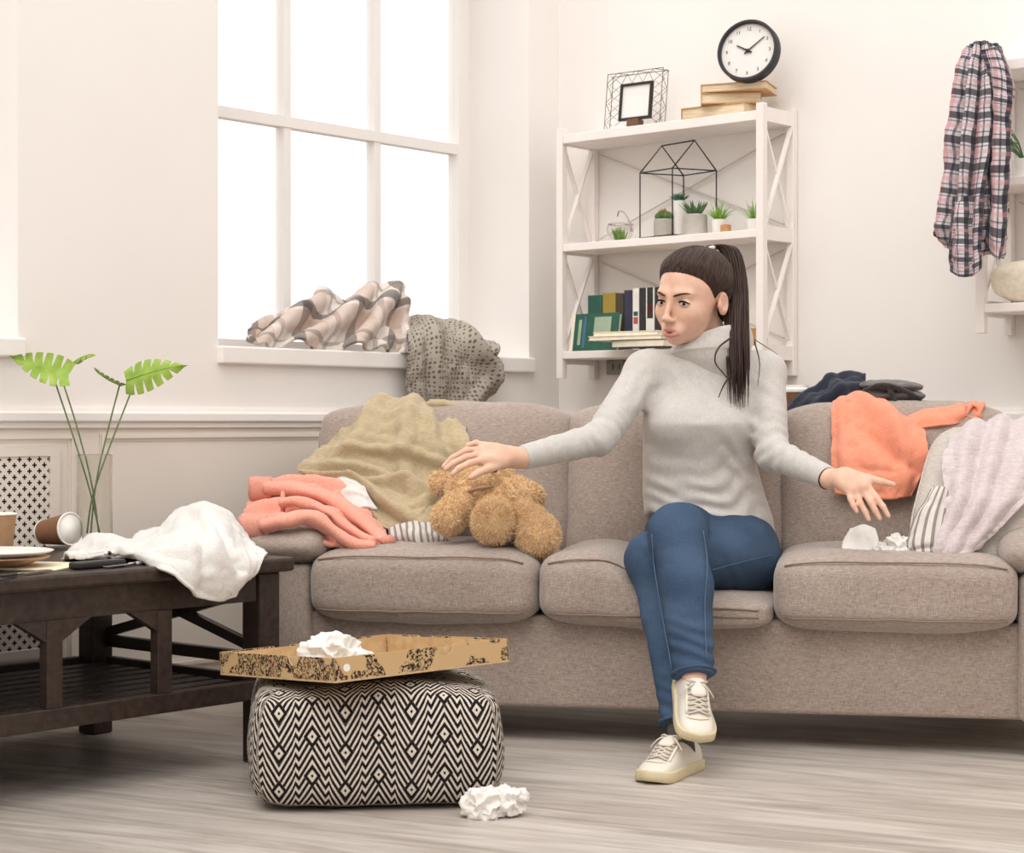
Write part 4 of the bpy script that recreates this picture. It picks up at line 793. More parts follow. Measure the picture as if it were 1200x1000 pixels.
# ---- salmon sweater over the left arm
def sweater():
    o = thing('salmon_sweater', 'salmon pink knitted sweater with ribbed cuffs slung over the left sofa arm', 'sweater', Matrix.Translation(S(370, 645, .12)))
    R_ = [[S(300, 566, .38), S(345, 558, .39), S(385, 556, .37), S(415, 576, .33)], [S(293, 580, .27), S(345, 572, .29), S(392, 576, .28), S(432, 604, .26)], [S(286, 604, .16), S(342, 596, .18), S(392, 606, .18), S(452, 628, .2)], [S(284, 626, .06), S(335, 618, .075), S(375, 626, .09), S(440, 636, .14)], [S(288, 636, .0), S(338, 628, .02), S(392, 640, .035), S(455, 636, .10)]]
    vf, uv = cloth(R_, 90, 70, [(.1, .25, .95, .45, .016, .012), (.1, .45, .95, .6, .018, .012), (.05, .62, .9, .85, .014, .014), (.15, .15, .8, .2, .014, .012), (.5, .35, .98, .9, .012, .012), (.3, .55, .6, .7, -.012, .01)], (.006, 14, 8), .012, bk=dict(fu=1.05, fv=1.18, hi=.024, lo=.006, kb=5, seed=2)); mk('body', vf, 'salmon_knit', parent=o, uv=uv)
    def sleeve(P, r0, r1, cuff):
        pts = catmull(np.array([tuple(S(*p)) for p in P]), np.linspace(0, 1, 26)); rr = [r0+(r1-r0)*t for t in np.linspace(0, 1, 26)]; sl = mk('sleeve', wrinkle(tube(pts.tolist(), rr, 18, flat=.62), .007, 16, 3), 'salmon_knit', parent=o)
        a, b = [Vector(tuple(S(*p))) for p in cuff]; d = (b-a).normalized(); n = 56; V = []; Q = []; x = d.cross(Vector((0, 1, 0))).normalized(); y = d.cross(x)
        for i in range(6):
            c = a+(b-a)*i/5; w = (.031, .0325, .032, .031, .030, .0305)[i]
            for k in range(n): t = 2*math.pi*k/n; rb = 1+.035*math.cos(t*28); V.append(tuple(c+x*math.cos(t)*w*rb+y*math.sin(t)*w*.45*rb))
        for i in range(5): Q += [(i*n+k, i*n+(k+1) % n, (i+1)*n+(k+1) % n, (i+1)*n+k) for k in range(n)]
        Q += [tuple(reversed(range(n))), tuple(range(5*n, 6*n))]; mk('cuff', (V, Q), 'salmon_knit', parent=sl)
    sleeve([(312, 572, .23), (345, 573, .225), (385, 584, .19), (418, 606, .16), (446, 630, .12), (456, 634, .09)], .032, .022, ((293, 573, .235), (318, 572, .23)))
    sleeve([(330, 590, .12), (350, 588, .115), (385, 600, .11), (410, 620, .10), (440, 636, .08)], .020, .016, ((330, 590, .13), (333, 590, .13)))
    sleeve([(308, 618, .0), (335, 611, .0), (362, 606, .02), (388, 620, .03), (412, 638, .035), (440, 640, .05)], .034, .024, ((281, 620, -.005), (314, 617, .0)))
    return o
sweater()
# ---- blankets on the window sill
def Rm(px, py, lx):
    n = RM.to_3x3() @ Vector((1, 0, 0)); o = RM.translation+n*lx; Y = o.dot(n)/Vector(((px-CX)/F, 1, 0)).dot(n); return W(px, py, Y)
R_ = [[Rm(292, 396, -.20), Rm(335, 384, -.2), Rm(385, 372, -.2), Rm(440, 352, -.19), Rm(468, 345, -.16)], [Rm(300, 383, -.13), Rm(345, 366, -.13), Rm(395, 352, -.13), Rm(442, 344, -.13), Rm(470, 362, -.10)], [Rm(292, 392, -.06), Rm(340, 384, -.06), Rm(400, 378, -.06), Rm(445, 372, -.05), Rm(472, 378, -.05)], [Rm(291, 402, -.015), Rm(335, 407, -.01), Rm(395, 409, .0), Rm(445, 408, .012), Rm(478, 412, .03)]]
sheet('plaid_blanket', R_, 'plaid_blanket_cloth', 'cream and brown plaid blanket heaped on the window sill', 'blanket', nu=130, nv=90, thick=.012, noise=(.012, 9, 12), rag=.006, bk=dict(fu=1.22, fv=1.16, hi=.05, lo=.02, kb=7, seed=3), folds=[(.1, .9, .5, .2, .035, .03), (.3, .95, .75, .3, .035, .03), (.6, .95, .9, .25, .035, .03), (.05, .5, .4, .6, .02, .025), (.45, .6, .95, .55, .025, .025), (.8, .2, 1, .9, .03, .03)])
R_ = [[Rm(476, 386, -.17), Rm(500, 381, -.16), Rm(535, 393, -.13), Rm(560, 405, -.10)], [Rm(474, 380, -.08), Rm(502, 376, -.08), Rm(542, 392, -.07), Rm(574, 405, -.05)], [Rm(479, 402, .045), Rm(508, 390, .05), Rm(545, 402, .06), Rm(584, 410, .05)], [Rm(479, 432, .055), Rm(508, 428, .075), Rm(548, 430, .085), Rm(585, 434, .05)], [Rm(480, 460, .05), Rm(510, 466, .07), Rm(548, 468, .08), Rm(574, 462, .05)], [Rm(490, 474, .05), Rm(512, 479, .065), Rm(545, 481, .07), Rm(566, 474, .05)]]
sheet('dotted_blanket', R_, 'dotted_blanket_cloth', 'grey-brown dotted blanket hanging down from the window sill', 'blanket', nu=90, nv=110, thick=.014, noise=(.004, 10, 15), bk=dict(fu=1.10, fv=1.07, hi=.05, lo=.012, kb=13, sb=.4, seed=4, rough=.003), folds=[(.55, .2, .95, .75, .035, .02), (.3, .3, .35, .95, .02, .03), (.75, .15, 1, .5, -.03, .018), (.1, .35, .15, .9, .015, .02), (.5, .95, .95, .6, .02, .02)])
# ---- teddy bear
m = NT('teddy_fur', .95, .1); m.b.inputs['Sheen Weight'].default_value = .5; t = m.noise(m.coord(), 55, 4, .6); m.color(m.ramp(t, [(.3, 'DEB583'), (.7, 'F0D2A6')])); m.bump(m.noise(m.coord(), 240, 3), .8, .006)
m = NT('teddy_fur_strand', .95, .1); t = m.noise(m.coord(), 40, 2); m.color(m.ramp(t, [(.3, 'E4BE8A'), (.7, 'F6DDB8')])); m.b.inputs['Sheen Weight'].default_value = .4
plain('teddy_muzzle', 'D9B48C', .95, .1, .1, 60, .5, 200); plain('teddy_dark', '2A1E19', .4, .4); stripes('bow_ribbon', 'A47F6C', [(0, .35, '6F4E42', .8)], .008, 0)
tv = lambda px, py, ly: np.array(tuple(S(px, py, ly)))
tb = dict(head=tv(553, 575, .235), body=tv(583, 594, .205), ear1=tv(517, 566, .25), ear2=tv(590, 556, .31), muz=tv(569, 562, .165), arm=[tv(548, 585, .15), tv(536, 596, .12), tv(526, 607, .10)], arm2=[tv(606, 572, .28), tv(622, 583, .27)], l1=[tv(580, 600, .15), tv(578, 613, .06)], l2=[tv(600, 600, .19), tv(618, 615, .13), tv(630, 627, .08)])
def teddy(P):
    d = ell(P, tb['body'], (.088, .085, .072)); d = smin(d, ell(P, tb['head'], (.068, .062, .06)), .012)
    for a, r in ((tb['ear1'], .031), (tb['ear2'], .027)): d = smin(d, ell(P, a, (r, r*.7, r)), .012)
    d = smin(d, ell(P, tb['muz'], (.034, .034, .028)), .01); a = tb['arm']; d = smin(d, chain(P, a, (.030, .036, .043)), .010); d = smin(d, chain(P, tb['arm2'], (.03, .035)), .012)
    d = smin(d, chain(P, tb['l1'], (.046, .053)), .006); d = smin(d, chain(P, tb['l2'], (.048, .048, .056)), .006); return d
lo = np.min([tb['ear1'], tb['l2'][-1], tb['l1'][-1]], 0)-.09; hi = np.max([tb['ear2'], tb['l2'][-1], tb['head']], 0)+.09
tvf = relax(surfnet(teddy, lo, hi, .0045), 2); ted = thing('teddy_bear', 'golden brown plush teddy bear lying on the left seat cushion under her hand', 'teddy bear', Matrix.Translation(S(585, 650, .1)))
mk('plush_body', tvf, 'teddy_fur', parent=ted)
def fur(vf, n, L, r, seed, keep=None):
    V = np.asarray(vf[0]); q = np.asarray(vf[1]); N = normals(V, vf[1]); g = np.random.default_rng(seed); i = g.integers(0, len(q), n); w = g.random((n, 4)); w /= w.sum(1, keepdims=True)
    p = (V[q[i]]*w[:,:,None]).sum(1); nn = (N[q[i]]*w[:,:,None]).sum(1); d = nn+g.normal(0, .55, (n, 3))+np.array([0, 0, -.25]); d /= np.linalg.norm(d, axis=1, keepdims=True); s = np.cross(d, g.normal(0, 1, (n, 3))); s /= np.linalg.norm(s, axis=1, keepdims=True); l = L*(.6+.7*g.random((n, 1)))
    A = p+s*r; B = p-s*r; C = p+d*l; return np.stack([A, B, C], 1).reshape(-1, 3).tolist(), np.arange(n*3).reshape(-1, 3).tolist()
tag(mk('fur', fur(tvf, 36000, .0105, .0011, 3), 'teddy_fur_strand', parent=ted, smooth=False), kind='stuff')
mk('nose', cushion(*tv(579, 551, .14), .020, .014, .014, 2, 2, 8), 'teddy_dark', parent=ted)
mk('ribbon', wrinkle(tube(catmull(np.array([tv(545, 577, .135), tv(556, 574, .115), tv(567, 572, .115), tv(578, 570, .135)]), np.linspace(0, 1, 14)).tolist(), [.003, .004, .005, .005, .005, .005, .005, .005, .005, .005, .005, .004, .003, .003], 8), .002, 60), 'bow_ribbon', parent=ted)
# ---- right side of the sofa: jeans, grey knit, coral shirt, pillow, pink blanket, striped scarf, tissues
R_ = [[S(928, 476, .74), S(950, 460, .75), S(985, 448, .75), S(1012, 446, .76)], [S(926, 480, .66), S(952, 463, .67), S(985, 448, .68), S(1014, 445, .69)], [S(926, 494, .595), S(948, 482, .60), S(982, 466, .61), S(1010, 462, .63)], [S(934, 500, .585), S(955, 495, .59), S(985, 490, .60), S(1012, 486, .61)]]
sheet('navy_jeans', R_, 'navy_denim', 'dark navy jeans lying along the top of the sofa back', 'trousers', nu=90, nv=60, thick=.018, noise=(.008, 12, 20), bk=dict(fu=1.06, fv=1.08, hi=.014, lo=.006, kb=9, seed=5), folds=[(.1, .4, .9, .2, .012, .012), (.2, .75, .95, .55, .012, .01), (.5, .1, .8, .9, .012, .012)])
def knit():
    o = thing('grey_cardigan', 'folded grey knitted cardigan on top of the right back cushion', 'cardigan', Matrix.Translation(S(1040, 484, .70)))
    for i, (y0, y1, cx, w) in enumerate(((470, 487, 1038, 92), (458, 471, 1046, 76), (447, 459, 1044, 74))):
        a = S(cx-w/2, (y0+y1)/2, .66); b = S(cx+w/2, (y0+y1)/2, .66); c = (a+b)/2; d = b-a; cu = cushion(0, 0, 0, d.length, .17, (y1-y0)/F*c.y*1.15, 6, 2.2, 22); Mx_ = Matrix.Translation(c) @ Matrix.Rotation(math.atan2(d.y, d.x)+.05*(i-1), 4, 'Z') @ Matrix.Rotation(.03*(i-1), 4, 'Y')
        mk('folded_layer', wrinkle(xf(cu, Mx_), .006, 22, 30+i), 'grey_knit', parent=o)
    for P in (((1006, 462, .57), (1030, 452, .565), (1052, 455, .562), (1080, 468, .57)), ((1040, 452, .565), (1046, 464, .56), (1050, 474, .558))): mk('knit_edge', wrinkle(tube(catmull(np.array([tuple(S(*p)) for p in P]), np.linspace(0, 1, 14)).tolist(), .0065, 8), .002, 40), 'grey_dark_knit', parent=o)
fabric('grey_dark_knit', '3F3C3B', '2C2A2A', 420, .2, .4)
knit()
def tshirt():
    o = thing('coral_shirt', 'bright coral cotton shirt hung over the right back cushion with one sleeve out', 'shirt', Matrix.Translation(S(1030, 585, .40)))
    R_ = [[S(985, 476, .64), S(1010, 474, .645), S(1045, 482, .645), S(1085, 484, .64)], [S(977, 474, .55), S(1008, 469, .55), S(1045, 480, .55), S(1087, 487, .545)], [S(975, 500, .47), S(1010, 498, .46), S(1048, 500, .455), S(1084, 505, .46)], [S(975, 545, .405), S(1012, 545, .39), S(1048, 545, .385), S(1086, 540, .40)], [S(980, 578, .385), S(1015, 582, .365), S(1045, 584, .36), S(1068, 580, .37)]]
    vf, uv = cloth(R_, 70, 70, [(.35, .55, .95, .85, -.014, .014), (.4, .3, .9, .7, .014, .02), (.55, .2, .85, .95, .016, .018), (.1, .15, .15, .9, .010, .014), (.25, .15, .6, .55, .010, .02), (.3, .78, .7, .80, -.008, .01)], (.006, 8, 25), .006, rag=.002, bk=dict(fu=1.07, fv=1.06, hi=.030, lo=.005, kb=9, seed=6)); mk('shirt_body', vf, 'coral_cotton', parent=o, uv=uv)
    mk('collar', wrinkle(tube(catmull(np.array([tuple(S(*p)) for p in ((979, 486, .50), (984, 474, .515), (1000, 470, .53), (1014, 474, .525), (1018, 480, .51))]), np.linspace(0, 1, 16)).tolist(), .0075, 8), .002, 30), 'coral_cotton', parent=o)
    R2 = [[S(1060, 484, .56), S(1090, 483, .57), S(1118, 480, .58), S(1140, 474, .59), S(1149, 480, .59)], [S(1066, 492, .49), S(1092, 488, .495), S(1120, 484, .50), S(1138, 478, .52), S(1150, 488, .52)], [S(1072, 503, .475), S(1095, 501, .475), S(1118, 498, .48), S(1130, 494, .50), S(1149, 493, .51)]]
    vf, uv = cloth(R2, 50, 26, [(.1, .3, .9, .4, .010, .012), (.65, .1, .75, .9, -.018, .010), (.85, .2, .95, .9, .014, .01)], (.006, 16, 27), .014); sl = mk('sleeve', vf, 'coral_cotton', parent=o, uv=uv)
    mk('cuff', wrinkle(tube([tuple(S(*p)) for p in ((1131, 487, .50), (1139, 474, .505), (1146, 477, .505), (1150, 489, .50), (1140, 491, .495))], .006, 8, closed=True), .002, 30), 'coral_cotton', parent=sl)
tshirt()
# pillow leaning in the right corner
def pillow():
    A_, B_, D_ = S(1048, 650, .10), S(1120, 500, .43), S(1215, 668, .13); ex = D_-A_; ey = B_-A_; Lx = ex.length; ex.normalize(); ey = ey-ex*ey.dot(ex)*.45; Ly = ey.length; ey.normalize(); ez = ex.cross(ey).normalized(); c = A_+ex*Lx/2+ey*Ly/2+Vector((.02, 0, 0)); M_ = Matrix((ex, ey, ez)).transposed().to_4x4(); M_.translation = c
    o = thing('throw_pillow', 'large pale grey linen pillow leaning in the right corner of the sofa', 'pillow', Matrix.Translation(S(1140, 650, .30)))
    cu = cushion(0, 0, 0, Lx, Ly, .15, 4.5, 1.8, 30); mk('pillow_body', wrinkle(xf(cu, M_), .006, 9, 40), 'pillow_linen', parent=o)
    e = [(Lx/2*math.copysign(abs(math.cos(t))**.45, math.cos(t)), Ly/2*math.copysign(abs(math.sin(t))**.45, math.sin(t)), 0) for t in np.linspace(0, 2*math.pi, 64, endpoint=False)]; mk('piping', xf(tube(e, .003, 6, closed=True), M_), 'pillow_linen', parent=o)
pillow()
R_ = [[S(1118, 505, .42), S(1150, 494, .46), S(1185, 490, .47), S(1225, 492, .47)], [S(1112, 520, .30), S(1145, 505, .33), S(1185, 500, .35), S(1225, 505, .36)], [S(1105, 545, .215), S(1140, 540, .215), S(1182, 535, .23), S(1225, 540, .24)], [S(1108, 590, .135), S(1135, 585, .13), S(1172, 580, .14), S(1212, 575, .16)], [S(1098, 625, .095), S(1120, 622, .085), S(1150, 618, .095), S(1185, 605, .12)], [S(1088, 650, .07), S(1108, 653, .055), S(1130, 653, .06), S(1150, 640, .085)]]
sheet('pink_blanket', R_, 'pink_fleece', 'pale pink soft blanket spread over the grey pillow', 'blanket', nu=90, nv=110, thick=.010, noise=(.006, 7, 45), bk=dict(fu=1.12, fv=1.03, hi=.030, lo=.008, kb=8, seed=7), folds=[(.3, .05, .15, .95, .014, .02), (.6, .05, .4, .95, .016, .02), (.85, .1, .7, .9, .014, .02), (.45, .2, .3, .8, -.010, .016), (.7, .0, .55, .6, -.010, .016)])
R_ = [[S(1092, 575, .165), S(1102, 572, .16), S(1112, 577, .155)], [S(1072, 610, .115), S(1088, 606, .11), S(1108, 612, .105)], [S(1062, 640, .085), S(1082, 636, .072), S(1104, 640, .075)], [S(1066, 652, .085), S(1084, 652, .07), S(1100, 652, .075)]]
sheet('striped_scarf', R_, 'striped_cotton', 'grey striped scarf tucked between the grey pillow and the pink blanket', 'scarf', nu=40, nv=50, thick=.012, noise=(.006, 16, 48), folds=[(.3, 0, .3, 1, .008, .008), (.7, 0, .7, 1, .008, .008), (.1, .8, .9, .75, -.008, .008)])
q = S(1052, 650, .10); tissue('crumpled white tissue on the right seat cushion touching the striped scarf', [crumple((q.x, q.y, .470), .034, .03, .034, 21, .2), crumple((q.x-.035, q.y+.005, .470), .03, .026, .022, 23, 1.2)])
(vf, uv) = cloth([[S(996, 620, .17), S(1012, 617, .17), S(1026, 620, .165)], [S(988, 634, .13), S(1010, 632, .125), S(1030, 636, .12)], [S(986, 648, .085), S(1008, 650, .075), S(1026, 651, .075)]], 26, 26, [(.3, .2, .7, .8, .01, .015)], (.006, 22, 50), .004)
top('paper_napkin', vf, 'tissue', 'white paper napkin lying flat on the right seat cushion', 'napkin', uv=uv)
# ---- white cloth over the end of the coffee table
def Tp(px, py, Y): return W(px, py, Y)
te = TE
R_ = [[W(92, 640, 4.72), W(135, 640, 4.74), W(185, 618, 4.78), W(236, 598, 4.76), W(272, 620, 4.70), W(298, 648, 4.62)],
      [W(80, 646, 4.60), W(122, 632, 4.62), W(178, 630, 4.62), W(234, 596, 4.62), W(276, 622, 4.58), W(304, 652, 4.52)],
      [W(74, 656, 4.42), W(120, 648, 4.44), W(176, 640, 4.46), W(238, 606, 4.46), W(280, 634, 4.46), W(306, 655, 4.45)],
      [W(80, 651, te(80, -.22)), W(128, 648, te(128, -.19)), W(178, 646, te(178, -.08)), W(240, 630, te(240, .015)), W(282, 652, te(282, .02)), W(300, 664, te(300, .02))],
      [W(84, 653, te(84, -.20)), W(132, 650, te(132, -.17)), W(182, 656, te(182, -.03)), W(236, 668, te(236, .05)), W(276, 676, te(276, .045)), W(292, 676, te(292, .03))],
      [W(90, 654, te(90, -.19)), W(136, 651, te(136, -.16)), W(194, 672, te(194, .015)), W(232, 700, te(232, .045)), W(262, 701, te(262, .04)), W(284, 686, te(284, .03))]]
sheet('white_cloth', R_, 'white_cotton', 'white cotton garment crumpled over the end of the coffee table', 'cloth', nu=130, nv=90, thick=.006, noise=(.006, 9, 55), rag=.003, bk=dict(fu=1.10, fv=1.07, hi=.04, lo=.02, kb=15, sb=.4, seed=9, rough=.003), folds=[(.55, .3, .62, .95, -.020, .016), (.62, .45, .80, .75, -.020, .014), (.15, .2, .3, .8, .012, .018), (.05, .4, .5, .6, .010, .014)])
# ---- checked shirt on the right shelf
def plaid():
    o = thing('checked_shirt', 'navy and pink checked shirt hanging from the corner of the right shelf', 'shirt', Matrix.Translation(W(1140, 320, 5.12)))
    Yf = 5.10
    def ring(y, x0, x1, ds, Yc):
        k = len(ds); return [W(x0+(x1-x0)*i/(k-1), y+ds[i][1], Yc-ds[i][0]) for i in range(k)]
    R_ = [ring(51, 1132, 1172, [(0, 6), (.05, 0), (.07, -2), (.05, 0), (0, 8)], 5.22), ring(90, 1122, 1180, [(0, 0), (.06, 0), (.09, 0), (.07, 0), (.0, 0)], 5.20), ring(150, 1113, 1182, [(0, 0), (.07, 0), (.10, 0), (.07, 0), (.0, 0)], 5.20), ring(220, 1103, 1180, [(0, 0), (.07, 0), (.09, 0), (.08, 0), (.0, 0)], 5.19), ring(270, 1096, 1179, [(0, -4), (.07, 0), (.09, 4), (.08, 0), (.0, 0)], 5.19), ring(305, 1098, 1176, [(0, -30), (.06, -4), (.09, 18), (.07, -6), (.0, -2)], 5.19)]
    fd = []
    for i, u in enumerate((.10, .22, .34, .46, .58, .70, .84)): fd.append((u+.03*math.sin(i*2), .05, u+.05*math.sin(i*3+1), .98, .020*(1 if i % 2 == 0 else -1), .016))
    vf, uv = cloth(R_, 90, 110, fd, (.004, 12, 60), .006, rag=.003, bk=dict(fu=1.20, fv=1.05, hi=.035, lo=.02, kb=6, seed=8)); mk('shirt_body', vf, 'plaid_shirt_cloth', parent=o, uv=uv)
    R2 = [[W(1150, 60, 5.13), W(1166, 56, 5.10), W(1176, 66, 5.12)], [W(1158, 85, 5.10), W(1174, 90, 5.07), W(1187, 102, 5.10)], [W(1160, 120, 5.10), W(1174, 124, 5.07), W(1184, 130, 5.10)], [W(1160, 200, 5.11), W(1172, 200, 5.08), W(1182, 198, 5.11)], [W(1156, 290, 5.11), W(1168, 304, 5.08), W(1178, 300, 5.11)]]
    vf, uv = cloth(R2, 40, 90, [(.3, .2, .35, .95, .012, .012), (.7, .25, .7, .95, .012, .012)], (.008, 16, 62), .008); mk('sleeve', vf, 'plaid_shirt_cloth', parent=o, uv=uv)
    R3 = [[W(1118, 230, 5.13), W(1128, 230, 5.09), W(1142, 230, 5.10)], [W(1114, 280, 5.13), W(1128, 282, 5.08), W(1142, 282, 5.10)], [W(1116, 318, 5.13), W(1128, 325, 5.08), W(1141, 322, 5.10)]]
    vf, uv = cloth(R3, 30, 50, [(.4, .1, .5, .95, .012, .012)], (.006, 20, 64), .01); mk('sleeve', vf, 'plaid_shirt_cloth', parent=o, uv=uv)
plaid()
# ------------------------------------------------------------------ the woman on the middle seat
m = NT('skin', .5, .35); t = m.noise(m.coord(), 30, 3); m.color(m.ramp(t, [(.3, 'D8AC94'), (.7, 'E4BCA6')])); m.b.inputs['Subsurface Weight'].default_value = .12; m.b.inputs['Subsurface Radius'].default_value = (.012, .005, .003); m.b.inputs['Subsurface Scale'].default_value = 1.0
plain('lip', 'BE7B74', .4, .4, .06, 80); plain('mouth_dark', '4A201E', .6, .2); plain('brow', '4A3229', .8, .2); plain('eye_white', 'CFC6C0', .35, .3); plain('iris', '2A1D16', .7, .08); plain('lash', '1F1715', .7, .2)
m = NT('hair', .42, .4); t = m.noise(m.coord('UV', (140, 5, 1)), 1, 4, .6); m.color(m.ramp(t, [(.3, '2A1B16'), (.55, '3D2920'), (.8, '553A2C')])); m.bump(t, .5, .003)
m = NT('sweater_knit', .95, .12); m.b.inputs['Sheen Weight'].default_value = .3; t = m.noise(m.coord('Object', (500, 500, 90)), 1, 2); u = m.noise(m.coord(), 60, 3); m.color(m.mix(.3, m.ramp(t, [(.3, 'B6B2AD'), (.7, 'CECAC5')]), m.ramp(u, [(.3, 'B9B5B1'), (.7, 'D0CCC7')]))); m.bump(t, .3, .001)
m = NT('denim', .85, .2); t = m.noise(m.coord('Object', (700, 700, 240)), 1, 2); u = m.noise(m.coord('Object', (5, 5, 9)), 1, 4); m.color(m.mix(.45, m.ramp(t, [(.3, '2A3A4F'), (.7, '485E7A')]), m.ramp(u, [(.35, '2E3F56'), (.68, '586F8B')]))); m.bump(t, .35, .001)
plain('denim_stitch', '5E718C', .9, .1); plain('shoe_leather', 'DAD3C8', .5, .35, .04, 20, .05, 60); plain('shoe_sole', 'CDC09E', .6, .3, .06, 30); plain('shoe_lace', 'CFC6B9', .85, .15); plain('sock', '5A5654', .9, .1); plain('scrunchie', 'D8D4CE', .6, .3)
V3 = lambda v: np.array(tuple(v), float)
SR, ER, WR = W(757, 436, 4.96), W(703, 514, 4.82), W(609, 537, 4.67)
SL, EL, WL = W(896, 437, 4.99), W(905, 531, 4.86), W(971, 561, 4.65)
HPR, KR, AR = W(797, 628, 4.96), W(794, 624, 4.54), W(813, 792, 4.375)
HPL, KL, AL = W(868, 656, 4.90), W(765, 656, 4.60), W(797, 853, 4.425)
PEL = W(836, 626, 4.97); CH = W(818, 490, 4.98); NB = W(833, 420, 4.985)
# head frame: x to her left, y forward (the way she looks), z up
HS = 1.12; yaw = math.radians(40); pit = math.radians(-7)
HM = Matrix.Translation(W(811.5, 353, 4.935)) @ Matrix.Rotation(math.pi-yaw, 4, 'Z') @ Matrix.Rotation(pit, 4, 'X') @ Matrix.Rotation(math.radians(-5), 4, 'Y') @ Matrix.Diagonal((HS, HS, HS*.93, 1))
HMi = np.array(HM.inverted()); HMn = np.array(HM)
def hl(P): return P@HMi[:3,:3].T+HMi[:3,3]
def hw_(p): return HM @ Vector(p)
def head(q):
    d = ell(q, (0, -.012, .044), (.0735, .096, .082))
    d = smin(d, ell(q, (0, .030, -.018), (.0600, .0590, .080)), .03)
    d = smin(d, ell(q, (0, .034, -.062), (.0400, .0500, .036)), .028)
    d = smin(d, ell(q, (0, .073, -.091), (.0150, .0125, .0115)), .022)
    for s in (-1, 1):
        d = smin(d, ell(q, (s*.037, .058, -.024), (.0205, .0185, .020)), .026)
        d = smin(d, rcone(q, (s*.014, .086, .026), (s*.042, .073, .025), .006, .004), .018)
        d = smax(d, -ell(q, (s*.0312, .0985, .002), (.0168, .0155, .0098)), .010)
        d = smin(d, ell(q, (s*.0105, .0985, -.0400), (.0068, .0085, .0062)), .006)
        e = ell(q, (s*.0770, -.013, -.004), (.0095, .0175, .030)); e = smax(e, -ell(q, (s*.0870, -.0095, .001), (.0115, .0115, .0205)), .003); e = smin(e, ell(q, (s*.0775, -.011, .002), (.0035, .0035, .0130)), .004); e = smin(e, ell(q, (s*.0765, .002, -.008), (.0045, .0045, .0075)), .005); d = smin(d, e, .005)
    d = smin(d, rcone(q, (0, .0885, .016), (0, .1065, -.031), .0052, .0066), .012); d = smin(d, ell(q, (0, .1085, -.0365), (.0085, .0080, .0070)), .008)
    d = smin(d, ell(q, (0, .083, -.067), (.026, .0115, .016)), .016)
    d = smax(d, -ell(q, (0, .101, -.071), (.016, .010, .0022)), .004)
    return d*HS*.95
# hands: palm ellipsoid chain and five bent fingers, rooted in the palm
def finger(pts, r): return ([V3(p) for p in pts], r)
RH = dict(palm=[(WR, .026), (W(598, 536, 4.655), .026), (W(580, 532, 4.64), .0255), (W(566, 531, 4.63), .021)], pal2=[(W(588, 541, 4.625), .020), (W(570, 539, 4.605), .018)], pal3=[(W(588, 530, 4.67), .018), (W(568, 525, 4.66), .016)], f=[
    finger([W(570, 524, 4.665), W(558, 519, 4.665), W(549, 522, 4.66), W(545, 528, 4.66)], (.0085, .0078, .0072, .006)),
    finger([W(566, 527, 4.645), W(547, 528, 4.635), W(530, 537, 4.63), W(520, 547, 4.625)], (.0095, .0088, .0080, .0066)),
    finger([W(566, 532, 4.625), W(546, 536, 4.61), W(531, 543, 4.60), W(522, 550, 4.595)], (.0098, .0090, .0082, .0068)),
    finger([W(568, 538, 4.605), W(550, 543, 4.585), W(538, 549, 4.575), W(530, 556, 4.57)], (.0096, .0088, .0080, .0066)),
    finger([W(590, 543, 4.625), W(574, 549, 4.595), W(561, 554, 4.58), W(551, 560, 4.575)], (.0125, .0108, .0095, .0075))])
LH = dict(palm=[(WL, .0245), (W(985, 561, 4.63), .0225), (W(1000, 566, 4.605), .021), (W(1012, 571, 4.59), .018)], pal2=[(W(988, 568, 4.61), .017), (W(998, 576, 4.59), .015)], pal3=[(W(992, 556, 4.63), .017), (W(1016, 563, 4.605), .015)], f=[
    finger([W(994, 574, 4.595), W(997, 585, 4.575), W(1000, 593, 4.565), W(1004, 600, 4.56)], (.0088, .0078, .0070, .0058)),
    finger([W(1003, 576, 4.59), W(1008, 590, 4.57), W(1014, 600, 4.56), W(1018, 609, 4.555)], (.0094, .0084, .0075, .0062)),
    finger([W(1011, 574, 4.588), W(1020, 588, 4.565), W(1026, 599, 4.555), W(1031, 608, 4.55)], (.0096, .0086, .0077, .0063)),
    finger([W(1016, 570, 4.592), W(1027, 583, 4.565), W(1035, 594, 4.55), W(1041, 605, 4.542)], (.0094, .0084, .0075, .0061)),
    finger([W(1002, 560, 4.62), W(1020, 562, 4.60), W(1034, 565, 4.59), W(1047, 568, 4.585)], (.0135, .0110, .0092, .0070))])
def handf(P, H):
    d = None
    for key in ('palm', 'pal2', 'pal3'):
        c = H[key]; e = chain(P, [V3(p) for p, _ in c], [r for _, r in c], .01); d = e if d is None else smin(d, e, .016)
    for pts, r in H['f']: d = smin(d, chain(P, pts, r, .003), .0055)
    return d
def band(P, keys):
    """torso as stacked ellipses: keys = (z, x centre, y centre, half width, half depth)"""
    k = np.array(keys); z = P[:,2]; f = lambda c: np.interp(z, k[::-1,0], k[::-1,c]) if k[0,0] > k[-1,0] else np.interp(z, k[:,0], k[:,c])
    cx, cy, a, b = f(1), f(2), f(3), f(4); u = (P[:,0]-cx)/a; v = (P[:,1]-cy)/b; r = np.sqrt(u*u+v*v); g = np.sqrt((u/a)**2+(v/b)**2)+1e-9
    d = r*(r-1)/np.maximum(g, 1e-6); d = np.where(r < .2, -np.minimum(a, b)*.8, d); zl, zh = k[:,0].min(), k[:,0].max(); return np.maximum(d, np.maximum(zl-P[:,2], P[:,2]-zh))
def tk_(px0, px1, py, Y, b, Yc=None): a = W(px0, py, Y); c = W(px1, py, Y); return (a.z, (a.x+c.x)/2, Yc or Y, (c.x-a.x)/2, b)
